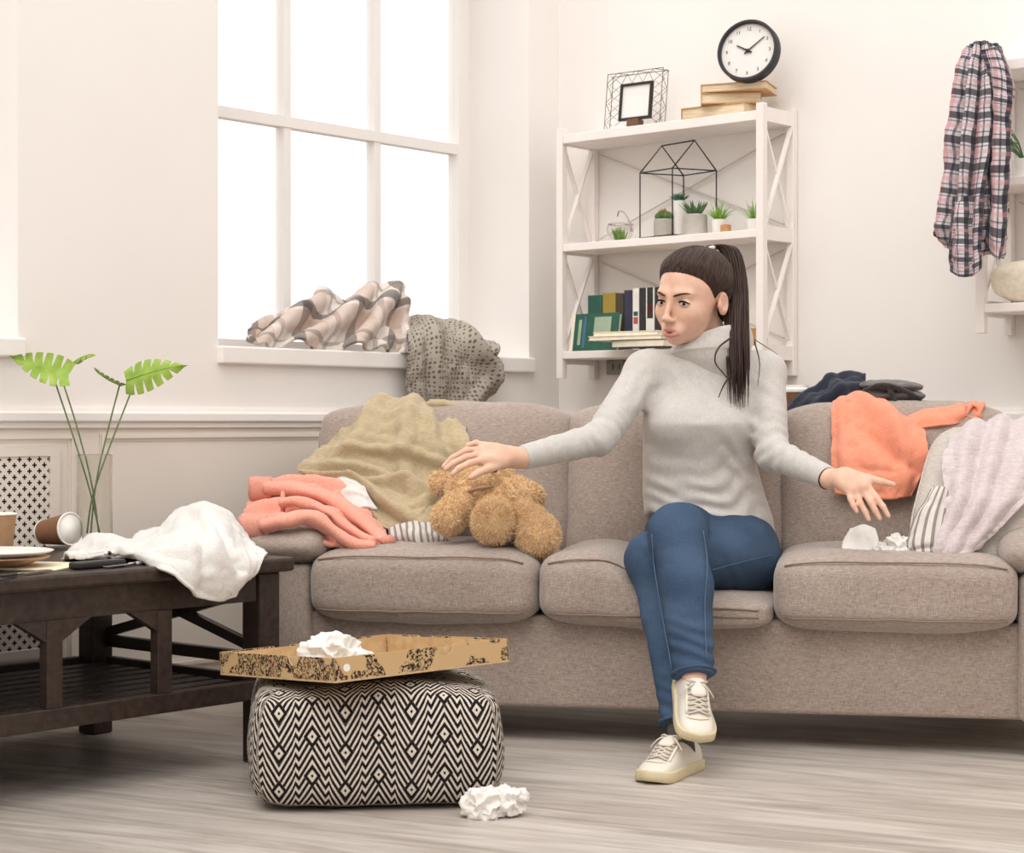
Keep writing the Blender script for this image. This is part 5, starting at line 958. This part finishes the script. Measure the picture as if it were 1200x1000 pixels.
TORSO = [tk_(782, 868, 424, 4.97, .070), tk_(762, 893, 446, 4.975, .088), tk_(754, 886, 475, 4.98, .108, 4.965), tk_(752, 884, 497, 4.98, .125, 4.955), tk_(753, 884, 520, 4.98, .114, 4.965), tk_(753, 888, 550, 4.98, .106, 4.975), tk_(753, 896, 580, 4.99, .113, 4.985), tk_(755, 905, 606, 5.0, .125, 4.99), tk_(758, 910, 640, 5.0, .135, 4.99)]
skinny = lambda keys, f: [(z, x, y, a*f, b*f) for z, x, y, a, b in keys]
TS = skinny(TORSO, .84)
def legs(P, g=0.0):
    d = smin(chain(P, [V3(HPR), V3(KR), V3(AR)], (.082+g, .058+g, .034+g), .03), chain(P, [V3(HPL), V3(KL), V3(AL)], (.088+g, .060+g, .036+g), .03), .012); return d
FTL = floor_at(762, 916); HEL = floor_at(813, 897); FTL.z = HEL.z = .035
def shoe_frame(heel, toe, up=(0, 0, 1)):
    y = (toe-heel).normalized(); x = y.cross(Vector(up)).normalized(); z = x.cross(y); return Matrix((x, y, z)).transposed().to_4x4()
tl, hl_ = floor_at(759, 921), floor_at(815, 899); SHL = shoe_frame(hl_, tl); SHL.translation = (tl+hl_)/2; SHL = SHL @ Matrix.Scale(.93, 4)
yS = Vector((.05, -.88, -.46)).normalized(); SHR = shoe_frame(Vector(), yS, (.10, 0, 1)); SHR.translation = AR+Vector((0, 0, .012))-SHR.to_3x3() @ Vector((0, -.072, .070)); SHR = SHR @ Matrix.Scale(.93, 4)
FOOTR = SHR @ Vector((0, .0, .042)); FOOTL = SHL @ Vector((0, -.06, .042))
def body(P):
    d = head(hl(P)); d = smin(d, rcone(P, hw_((0, -.026, -.045)), NB, .056, .060), .02)
    d = smin(d, band(P, TS), .03); d = smin(d, chain(P, [V3(NB)-np.array([0, 0, .05]), V3(SR)], (.04, .042)), .02); d = smin(d, chain(P, [V3(NB)-np.array([0, 0, .05]), V3(SL)], (.04, .042)), .02)
    d = smin(d, chain(P, [V3(SR), V3(ER), V3(WR)], (.046, .035, .0235)), .02); d = smin(d, chain(P, [V3(SL), V3(EL), V3(WL)], (.046, .035, .0225)), .02)
    d = smin(d, handf(P, RH), .012); d = smin(d, handf(P, LH), .012); d = smin(d, legs(P, -.020), .03)
    for A_, T_ in ((AR, FOOTR), (AL, FOOTL)): d = smin(d, chain(P, [V3(A_), V3(T_)], (.030, .022)), .02)
    return d
woman = thing('person', 'woman with a long dark ponytail in grey turtleneck and blue jeans, arms spread, sitting cross-legged', 'person', Matrix.Translation(W(834, 668, 4.98)))
def wk(n, vf, mt, par=woman, **k): return mk(n, vf, mt, parent=par, **k)
bvf = surfnet(body, (-.22, 4.13, -.02), (.96, 5.16, 1.30), .0036, 8)
wk('body', relax(bvf, 1, .4), 'skin')
# ---- face
hd = lambda vf: xf(vf, HM)
for s in (-1, 1):
    ec = Vector((s*.0312, .0745, .0016)); ey = wk('eye', hd(cushion(*ec, .0262, .0262, .0262, 2, 2, 14)), 'eye_white'); g = Vector((-.30 if s < 0 else -.34, .93, -.10)).normalized(); g = Vector((-.30, .95, -.06)).normalized()
    ir = ec+g*.0103; q = g.to_track_quat('Z', 'Y').to_matrix().to_4x4(); q.translation = ir; wk('iris', hd(xf(lathe([(0, .0030), (.003, .0026), (.0074, .0004), (.0074, -.003)], 20), q)), 'iris', ey)
    def lid(e0, e1, r, n=9):
        V = []; Q = []; k = 15
        for i in range(k):
            az = math.radians(-88+176*i/(k-1)); w = max(0, math.cos(az*1.22))
            for j in range(n): el = math.radians(e0*w+(e1-e0*w)*j/(n-1)); V.append((ec.x+r*math.sin(az)*math.cos(el), ec.y+r*math.cos(az)*math.cos(el), ec.z+r*math.sin(el)))
        for i in range(k-1): Q += [(i*n+j, (i+1)*n+j, (i+1)*n+j+1, i*n+j+1) for j in range(n-1)]
        return V, Q, [V[i*n] for i in range(k)]
    V, Q, edge = lid(27, 80, .0143); wk('eyelid', hd((V, Q)), 'skin'); rr = [0.0008+.0017*math.sin(math.pi*i/14) for i in range(15)]; wk('eyelashes', hd(tube([(x, y+.0006, z) for x, y, z in edge], rr, 5)), 'lash')
    V, Q, edge = lid(-25, -80, .0141); wk('eyelid', hd((V, [q[::-1] for q in Q])), 'skin')
    B = [(s*.0125, .0945, .0200), (s*.022, .0930, .0235), (s*.033, .0875, .0265), (s*.043, .0790, .0265), (s*.050, .0700, .0235)]; wk('eyebrow', hd(tube(catmull(np.array(B), np.linspace(0, 1, 12)).tolist(), [.0034, .0042, .0044, .0044, .0042, .0040, .0036, .0032, .0027, .0021, .0015, .0008], 7, flat=.6)), 'brow')
def lip(zc, dz, r, yo, sg):
    P = [(x, .1008+yo-14*x*x, zc+dz*(1-(x/.0258)**2)+(-.0012*math.exp(-(x/.004)**2) if sg > 0 else 0)) for x in np.linspace(-.0258, .0258, 17)]; R = [r*(1-(abs(x)/.0268)**2.4)+.0004 for x in np.linspace(-.0258, .0258, 17)]; return tube(P, R, 9, flat=.85)
wk('lip', hd(lip(-.0680, .0036, .0050, -.0075, 1)), 'lip'); wk('lip', hd(lip(-.0735, -.0046, .0056, -.0085, -1)), 'lip'); wk('mouth', hd(cushion(0, .0895, -.0712, .034, .010, .0055, 2, 2, 10)), 'mouth_dark')
# ---- hair: a close cap combed to a high ponytail
HY = [-.14, -.075, -.045, -.030, -.014, .000, .010, .018, .030, .045, .066, .090, .12]; HZ = [-.075, -.070, -.050, -.010, .026, .022, .002, .018, .040, .058, .074, .086, .09]
def haircap(P):
    q = hl(P); g = np.interp(q[:,1], HY, HZ); t = np.clip((q[:,2]-g)/.045, -.6, 1); inf = np.where(t > 0, .0006+.0105*t**.9, .012*t); d = smin(ell(q, (0, -.012, .044), (.0735, .096, .082)), ell(q, (0, -.032, -.025), (.055, .058, .070)), .03)*HS
    tie = np.array([0, -.062, .118]); w = q-tie; an = np.arctan2(w[:,0], w[:,1]); groove = .0010*np.sin(an*46+6*np.sin(q[:,2]*40))*np.clip(t, 0, 1)
    return d-inf*HS+groove
lo = np.array(tuple(hw_((0, 0, .03))))-.18; hvf = surfnet(haircap, lo, lo+.36, .003)
qv = hl(np.asarray(hvf[0])); w = qv-np.array([0, -.062, .118]); huv = np.stack([np.arctan2(w[:,0], w[:,1])/6.283*1.6, np.linalg.norm(w, axis=1)*2], 1)
hair = wk('hair', relax(hvf, 1, .4), 'hair', uv=huv)
TIE = hw_((0, -.066, .121)); PT = [TIE, TIE+Vector((.020, .012, .016)), W(855, 294, 4.985), W(862, 330, 4.965), W(863, 375, 4.92), W(865, 425, 4.865), W(866, 480, 4.845)]
PTa = np.array([tuple(p) for p in PT])
def ponytail():
    parts = []; uvs = []; g = random.Random(5); n = 16; ts = np.linspace(0, 1, n); base = catmull(PTa, ts)
    for i in range(230):
        a = g.uniform(0, 6.283); q = math.sqrt(g.uniform(0, 1)); L = g.uniform(.72, 1.0) if q > .5 else g.uniform(.82, 1.02); pts = catmull(PTa, np.linspace(0, min(1, L), n)); prof = .010+.030*np.sin(np.minimum(ts*1.5, 1.45))*(1-.45*ts**2); f1 = g.uniform(4, 9); ph = g.uniform(0, 6.28); am = g.uniform(.001, .005)
        off = np.stack([math.cos(a)*q*prof+am*np.sin(ts*f1+ph)*ts, math.sin(a)*q*prof*.8+am*np.cos(ts*f1+ph)*ts, .004*math.sin(a*3)*ts], 1); r0 = g.uniform(.0016, .0030); R = [r0*(1-.25*t) if t < .75 else r0*.81*(1-t)/.25+.0003 for t in ts]
        v = tube((pts+off).tolist(), R, 5); parts.append(v); u0 = g.uniform(0, 1); uvs += [(u0+.02*(k % 5)/5, ts[k//5]*2) for k in range(len(v[0]))]
    return join(*parts), uvs
pv_, pu_ = ponytail(); wk('ponytail', pv_, 'hair', uv=pu_)
def strand(P, r=.0016): wk('loose_strand', tube(catmull(np.array([tuple(W(*p)) for p in P]), np.linspace(0, 1, 24)).tolist(), [r*(1-.6*t) for t in np.linspace(0, 1, 24)], 5), 'hair', hair, uv=[(.3, .01*i) for i in range(24*5)])
strand([(858, 395, 4.86), (842, 408, 4.845), (838, 424, 4.84), (848, 438, 4.84), (858, 450, 4.84)], .003); strand([(856, 440, 4.84), (848, 452, 4.84), (842, 466, 4.845)], .003); strand([(884, 400, 4.87), (890, 425, 4.87), (888, 452, 4.86)], .002); strand([(884, 398, 4.87), (900, 408, 4.90), (912, 416, 4.92)], .0014)
def scalp(n=520, m=13):
    g = np.random.default_rng(4); tie = np.array([0, -.064, .118]); c = np.array([0, -.012, .044]); az = g.uniform(0, 6.283, n); D0 = []
    for a in az:
        f = math.cos(a); yy = .088*f-.012 if f > -.2 else .075*f-.02; zz = np.interp(yy, HY, HZ)+g.uniform(-.009, .03); D0.append(np.array([math.sin(a)*.074*math.sqrt(max(.05, 1-((zz-.044)/.09)**2)), yy, zz])-c)
    D0 = np.array(D0); D0 /= np.linalg.norm(D0, axis=1, keepdims=True); d1 = (tie-c)/np.linalg.norm(tie-c); parts = []; uv = []; ts = np.linspace(0, .97, m)
    w = g.normal(0, .05, (n, 1, 1)); X = D0[:,None,:]*(1-ts[None,:,None])+d1*ts[None,:,None]+w*np.sin(ts*math.pi)[None,:,None]*np.array([1., .3, .2]); X /= np.linalg.norm(X, axis=2, keepdims=True); r = np.full((n, m, 1), .16); M3 = HMn[:3,:3]; t0 = HMn[:3,3]
    for _ in range(14): q = (c+X*r).reshape(-1, 3); r = r-haircap(q@M3.T+t0).reshape(n, m, 1)*.8
    q = ((c+X*(r+.0006)).reshape(-1, 3)@M3.T+t0).reshape(n, m, 3)
    for i in range(n):
        R = [(.00018+.0012*math.sin(min(1, t*2.5)*1.57)) for t in ts]; v = tube(q[i].tolist(), R, 4); parts.append(v); u0 = g.random(); uv += [(u0, .3*t) for t in np.repeat(ts, 4)]
    return join(*parts), uv
sv_, su_ = scalp(); wk('hair_strands', sv_, 'hair', hair, uv=su_)
wk('hair_tie', tube([tuple(TIE+Vector((.013*math.cos(t), .011*math.sin(t), .006+.004*math.cos(t)))) for t in np.linspace(0, 6.283, 18, endpoint=False)], .006, 8, closed=True), 'scrunchie')
# ---- sweater
hx0, hx1 = W(757, 600, 4.9), W(906, 626, 4.95)
def folds3(P, c, d, k, amp, s):
    c = V3(c); d = np.array(d, float); d /= np.linalg.norm(d); q = P-c; return amp*np.sin((q@d)*k+2.2*np.sin(q@np.array([31, 17, 23.])))*np.exp(-(q**2).sum(1)/(s*s))
def sweater_f(P):
    d = band(P, TORSO); d = smin(d, chain(P, [V3(NB)+np.array([-.02, 0, -.022]), V3(SR)], (.056, .054)), .035); d = smin(d, chain(P, [V3(NB)+np.array([.015, 0, -.026]), V3(SL)], (.056, .054)), .035)
    bust = smin(ell(P, W(792, 497, 4.885), (.055, .045, .05)), ell(P, W(850, 497, 4.885), (.055, .045, .05)), .03); d = smin(d, bust, .05)
    a = smin(rcone(P, SR, ER, .054, .0435), rcone(P, ER, W(606, 538, 4.665), .0425, .0300), .012); a = smax(a, (P-V3(W(612, 537, 4.675)))@V3((WR-ER).normalized()), .003); d = smin(d, a, .025)
    a = smin(rcone(P, SL, EL, .054, .0435), rcone(P, EL, W(976, 563, 4.64), .0425, .0290), .012); a = smax(a, (P-V3(W(969, 560, 4.655)))@V3((WL-EL).normalized()), .003); d = smin(d, a, .025)
    # creases
    d = d+folds3(P, ER, (ER-SR).normalized(), 190, .0032, .07)+folds3(P, EL, (EL-SL).normalized(), 190, .0035, .075)+folds3(P, W(750, 470, 4.9), (.6, 0, -.8), 150, .0035, .06)+folds3(P, W(890, 480, 4.9), (-.5, 0, -.85), 150, .0035, .06)
    d = d+folds3(P, W(840, 600, 4.87), (-.25, 0, 1), 130, .0045, .11)+folds3(P, W(770, 575, 4.88), (.35, 0, 1), 140, .004, .07)+folds3(P, W(865, 545, 4.88), (.5, 0, .85), 95, .0030, .09)+folds3(P, W(800, 440, 4.88), (1, 0, .1), 80, .003, .07)+folds3(P, WL*.4+EL*.6, (WL-EL).normalized(), 150, .0018, .08)+folds3(P, WR*.4+ER*.6, (WR-ER).normalized(), 150, .0018, .09)
    hem = hx0.z+(P[:,0]-hx0.x)*(hx1.z-hx0.z)/(hx1.x-hx0.x)-.35*np.clip(P[:,1]-4.95, 0, 1); return smax(d, hem-P[:,2], .004)
wk('sweater', relax(surfnet(sweater_f, (0.0, 4.60, .40), (.84, 5.18, 1.02), .0048), 1, .4), 'sweater_knit')
# turtleneck: a rolled collar round the neck, higher behind
def collar():
    n = 72; V = []; Q = []; T0 = (W(793, 403, 4.950), W(872, 374, 4.985)); B0 = (W(785, 413, 4.945), W(880, 404, 4.985)); ct = (T0[0]+T0[1])/2; cb_ = (B0[0]+B0[1])/2; rt = (T0[1]-T0[0]).length/2; rb = (B0[1]-B0[0]).length/2
    st = (T0[1].z-T0[0].z)/2/rt; sb = (B0[1].z-B0[0].z)/2/rb
    prof = [(-1.9, .50), (-1.1, .76), (-.45, .92), (-.16, .96), (-.10, .99), (.0, 1.012), (.3, 1.015), (.6, .995), (.88, .99), (1.02, .95), (1.0, .88), (.8, .84), (.3, .84)]
    for i, (h, g) in enumerate(prof):
        c = cb_.lerp(ct, h); r = rb+(rt-rb)*h; sl = sb+(st-sb)*h
        for k in range(n):
            t = 2*math.pi*k/n; wv = 1+.015*math.sin(2*t+h*3)+.012*math.sin(5*t+h*6); V.append((c.x+math.cos(t)*r*g*wv, c.y+math.sin(t)*r*.86*g*wv, c.z+math.cos(t)*r*sl+.004*math.sin(3*t+1)))
    for i in range(len(prof)-1): Q += [(i*n+k, i*n+(k+1) % n, (i+1)*n+(k+1) % n, (i+1)*n+k) for k in range(n)]
    return V, Q
wk('turtleneck_collar', wrinkle(collar(), .003, 28, 70), 'sweater_knit')
mk('wristband', tube([tuple(W(970, 561, 4.652)+ (lambda u, v: u*math.cos(t)*.026+v*math.sin(t)*.026)((WL-EL).normalized().cross(Vector((0, 0, 1))).normalized(), (WL-EL).normalized().cross((WL-EL).normalized().cross(Vector((0, 0, 1))).normalized()))) for t in np.linspace(0, 6.283, 24, endpoint=False)], .0022, 6, closed=True), 'lash', parent=woman)
# ---- jeans
def jeans_f(P):
    a = chain(P, [V3(HPR), V3(KR)], (.090, .066)); a2 = chain(P, [V3(KR), V3(KR*.62+AR*.38+Vector((.004, -.012, 0))), V3(AR+(AR-KR).normalized()*.012)], (.064, .063, .0465)); tr = smin(a, a2, .03); cutr = (P-V3(AR+(AR-KR).normalized()*.004))@V3((AR-KR).normalized()); tr = smax(tr, cutr, .003)
    b = chain(P, [V3(HPL), V3(KL)], (.102, .066)); b2 = chain(P, [V3(KL), V3(KL*.65+AL*.35+Vector((.006, .01, 0))), V3(AL)], (.060, .052, .041)); tl = smin(b, b2, .03); cutl = (P-V3(AL+(AL-KL).normalized()*-.008))@V3((AL-KL).normalized()); tl = smax(tl, cutl, .003)
    p = ell(P, PEL+Vector((0, 0, -.03)), (.166, .135, .115)); d = smin(smin(tr, p, .05), smin(tl, p, .05), .008)
    d = d+folds3(P, AR+Vector((0, 0, .06)), (.15, 0, 1), 170, .0042, .07)+folds3(P, AL+Vector((0, 0, .06)), (.2, 0, 1), 170, .004, .06)+folds3(P, KR+Vector((-.02, .02, -.07)), (.6, 0, .8), 110, .004, .06)+folds3(P, KL, (.7, .2, .7), 130, .003, .06)+folds3(P, HPL*.6+KL*.4, (.8, 0, .6), 90, .004, .09)
    return d
jvf = relax(surfnet(jeans_f, (.2, 4.28, .06), (.76, 5.2, .72), .0048), 1, .4); jeans = wk('jeans', jvf, 'denim')
def hemring(A_, K_, r, f=-.012):
    d = (A_-K_).normalized(); c = A_+d*(f-.010); x = d.cross(Vector((0, 1, 0))).normalized(); y = d.cross(x); return tube([tuple(c+x*math.cos(t)*r+y*math.sin(t)*r) for t in np.linspace(0, 6.283, 40, endpoint=False)], .0085, 8, closed=True, flat=.5)
wk('hem', wrinkle(hemring(AR, KR, .0462, .004), .002, 60), 'denim', jeans); wk('hem', wrinkle(hemring(AL, KL, .0435, -.008), .002, 60), 'denim', jeans)
JV = np.asarray(jvf[0])
def seam(P):
    pts = catmull(np.array([tuple(W(*p)) for p in P]), np.linspace(0, 1, 26)); out = []
    for p in pts:
        dr = p-np.array([0, 0, CAMH]); dr /= np.linalg.norm(dr); q = JV-np.array([0, 0, CAMH]); al = q@dr; ds = np.linalg.norm(q-al[:,None]*dr, axis=1); c = np.where(ds < .007)[0]
        if len(c): i = c[np.argmin(al[c])]; out.append(np.array([0, 0, CAMH])+dr*(al[i]-.0012))
    if len(out) > 3:
        o_ = np.array(out); o_[1:-1] = (o_[:-2]+o_[1:-1]+o_[2:])/3; wk('seam', tube(o_.tolist(), .0010, 5), 'denim_stitch', jeans)
seam([(764, 626, 4.6), (766, 660, 4.6), (774, 710, 4.5), (783, 760, 4.45), (787, 785, 4.4)]); seam([(824, 622, 4.6), (829, 660, 4.55), (826, 710, 4.5), (828, 775, 4.4)]); seam([(835, 668, 4.75), (865, 660, 4.8), (906, 650, 4.9)])
# ---- shoes
def shoe(M, nm):
    """local: y towards the toe, z up, origin at the middle of the sole"""
    st = [(-.132, .012, .050), (-.124, .027, .066), (-.105, .033, .076), (-.07, .035, .074), (-.035, .036, .078), (-.005, .038, .088), (.02, .041, .082), (.045, .0435, .067), (.07, .0445, .054), (.092, .043, .046), (.112, .036, .040), (.126, .022, .033), (.132, .008, .026)]
    n = 28; V = []; Q = []; K = np.array(st); ys = np.linspace(-.132, .132, 40)
    A_ = catmull(K, np.interp(ys, K[:,0], np.linspace(0, 1, len(K))))
    for j in range(40):
        y = A_[j,0]; hw = A_[j,1]; h = A_[j,2]
        for k in range(n):
            t = math.pi*k/(n-1); x = hw*math.copysign(abs(math.cos(t))**.75, math.cos(t)); z = .016+(h-.016)*abs(math.sin(t))**(.62 if y > .0 else .8); x *= (1-.14*(z/.08)**2); V.append((x+.006*math.sin((y+.13)*9), y, z))
    for j in range(39): Q += [(j*n+k, (j+1)*n+k, (j+1)*n+k+1, j*n+k+1) for k in range(n-1)]
    Q += [tuple(range(n)), tuple(reversed(range(39*n, 40*n)))]; sh = wk(nm, (V, Q), 'shoe_leather', frame=M)
    out = []
    for y, hw in zip(A_[:,0], A_[:,1]): out.append((hw*1.0+.006+.006*math.sin((y+.13)*9), y))
    oL = [(-(hw+.006)+.006*math.sin((y+.13)*9), y) for y, hw in zip(A_[:,0], A_[:,1])]; outline = [(.0, -.139)]+out+[(.006, .140)]+oL[::-1]
    nn = len(outline); SV = []; SQ = []
    for i, (z, g) in enumerate(((0, .96), (.004, 1.0), (.012, 1.0), (.024, .995), (.026, .97))): SV += [(x*g, y*g, z+(.010*max(0, (y-.08)/.06)**2 if True else 0)) for x, y in outline]
    for i in range(4): SQ += [(i*nn+k, i*nn+(k+1) % nn, (i+1)*nn+(k+1) % nn, (i+1)*nn+k) for k in range(nn)]
    SQ += [tuple(reversed(range(nn))), tuple(range(4*nn, 5*nn))]; wk('sole', (SV, SQ), 'shoe_sole', sh, frame=M)
    top_ = lambda x, y: (np.interp(y, A_[:,0], A_[:,2]))*(1-.5*(abs(x)/.05)**2)+.002
    wk('tongue', cushion(.004, .012, .087, .040, .055, .016, 4, 2.2, 10, lambda P: P+np.stack([0*P[:,0], 0*P[:,0], -P[:,1]*.25], 1)), 'shoe_leather', sh, frame=M)
    for s in (-1, 1):
        P = [(.005+s*(.0185+.0035*i/6), -.006+.013*i, float(top_(.02, -.006+.013*i))+.0005) for i in range(7)]; wk('eyelet_stay', tube([(p[0]+s*.005, p[1], p[2]-.003) for p in P], .0052, 8, flat=.5), 'shoe_leather', sh, frame=M)
    for i in range(6):
        y = .002+.0125*i; z0 = float(top_(.018, y)); z1 = float(top_(.018, y+.010)); wl = .022+.0007*i
        for s in (-1, 1): wk('lace', tube([(.005-s*wl, y, z0+.001), (.005-s*.008, y+.003, z0+.0075), (.005+s*.008, y+.008, z1+.0075), (.005+s*wl, y+.011, z1+.001)], .0030, 6), 'shoe_lace', sh, frame=M)
    for s in (-1, 1): wk('lace', tube(catmull(np.array([(.005, .0, .092), (.005+s*.014, .004, .100), (.005+s*.026, -.004, .094), (.005+s*.018, -.010, .090)]), np.linspace(0, 1, 12)).tolist(), .0022, 6), 'shoe_lace', sh, frame=M); wk('lace', tube(catmull(np.array([(.005, .0, .093), (.005+s*.018, .016, .094), (.005+s*.034, .022, .080), (.005+s*.042, .024, .068)]), np.linspace(0, 1, 12)).tolist(), .0021, 6), 'shoe_lace', sh, frame=M)
    P = [(.006+.0415*math.cos(t)*1.0, .062+.030*math.sin(t)**1, 0) for t in np.linspace(math.pi, 0, 17)]; P = [(x, .060+.030*math.sin(t), float(np.interp(.060+.030*math.sin(t), A_[:,0], A_[:,2]))*(1-.72*(abs(x-.006)/.0445)**4)+.0008) for (x, _, _), t in zip(P, np.linspace(math.pi, 0, 17))]
    wk('toe_seam', tube(P, .0018, 5), 'shoe_sole', sh, frame=M); return sh
shoe(SHL, 'shoe'); shoe(SHR, 'shoe')
wk('sock', tube([tuple(AL+Vector((0, 0, .03))), tuple(AL), tuple(SHL @ Vector((0, -.06, .05)))], (.031, .031, .030), 18), 'sock')
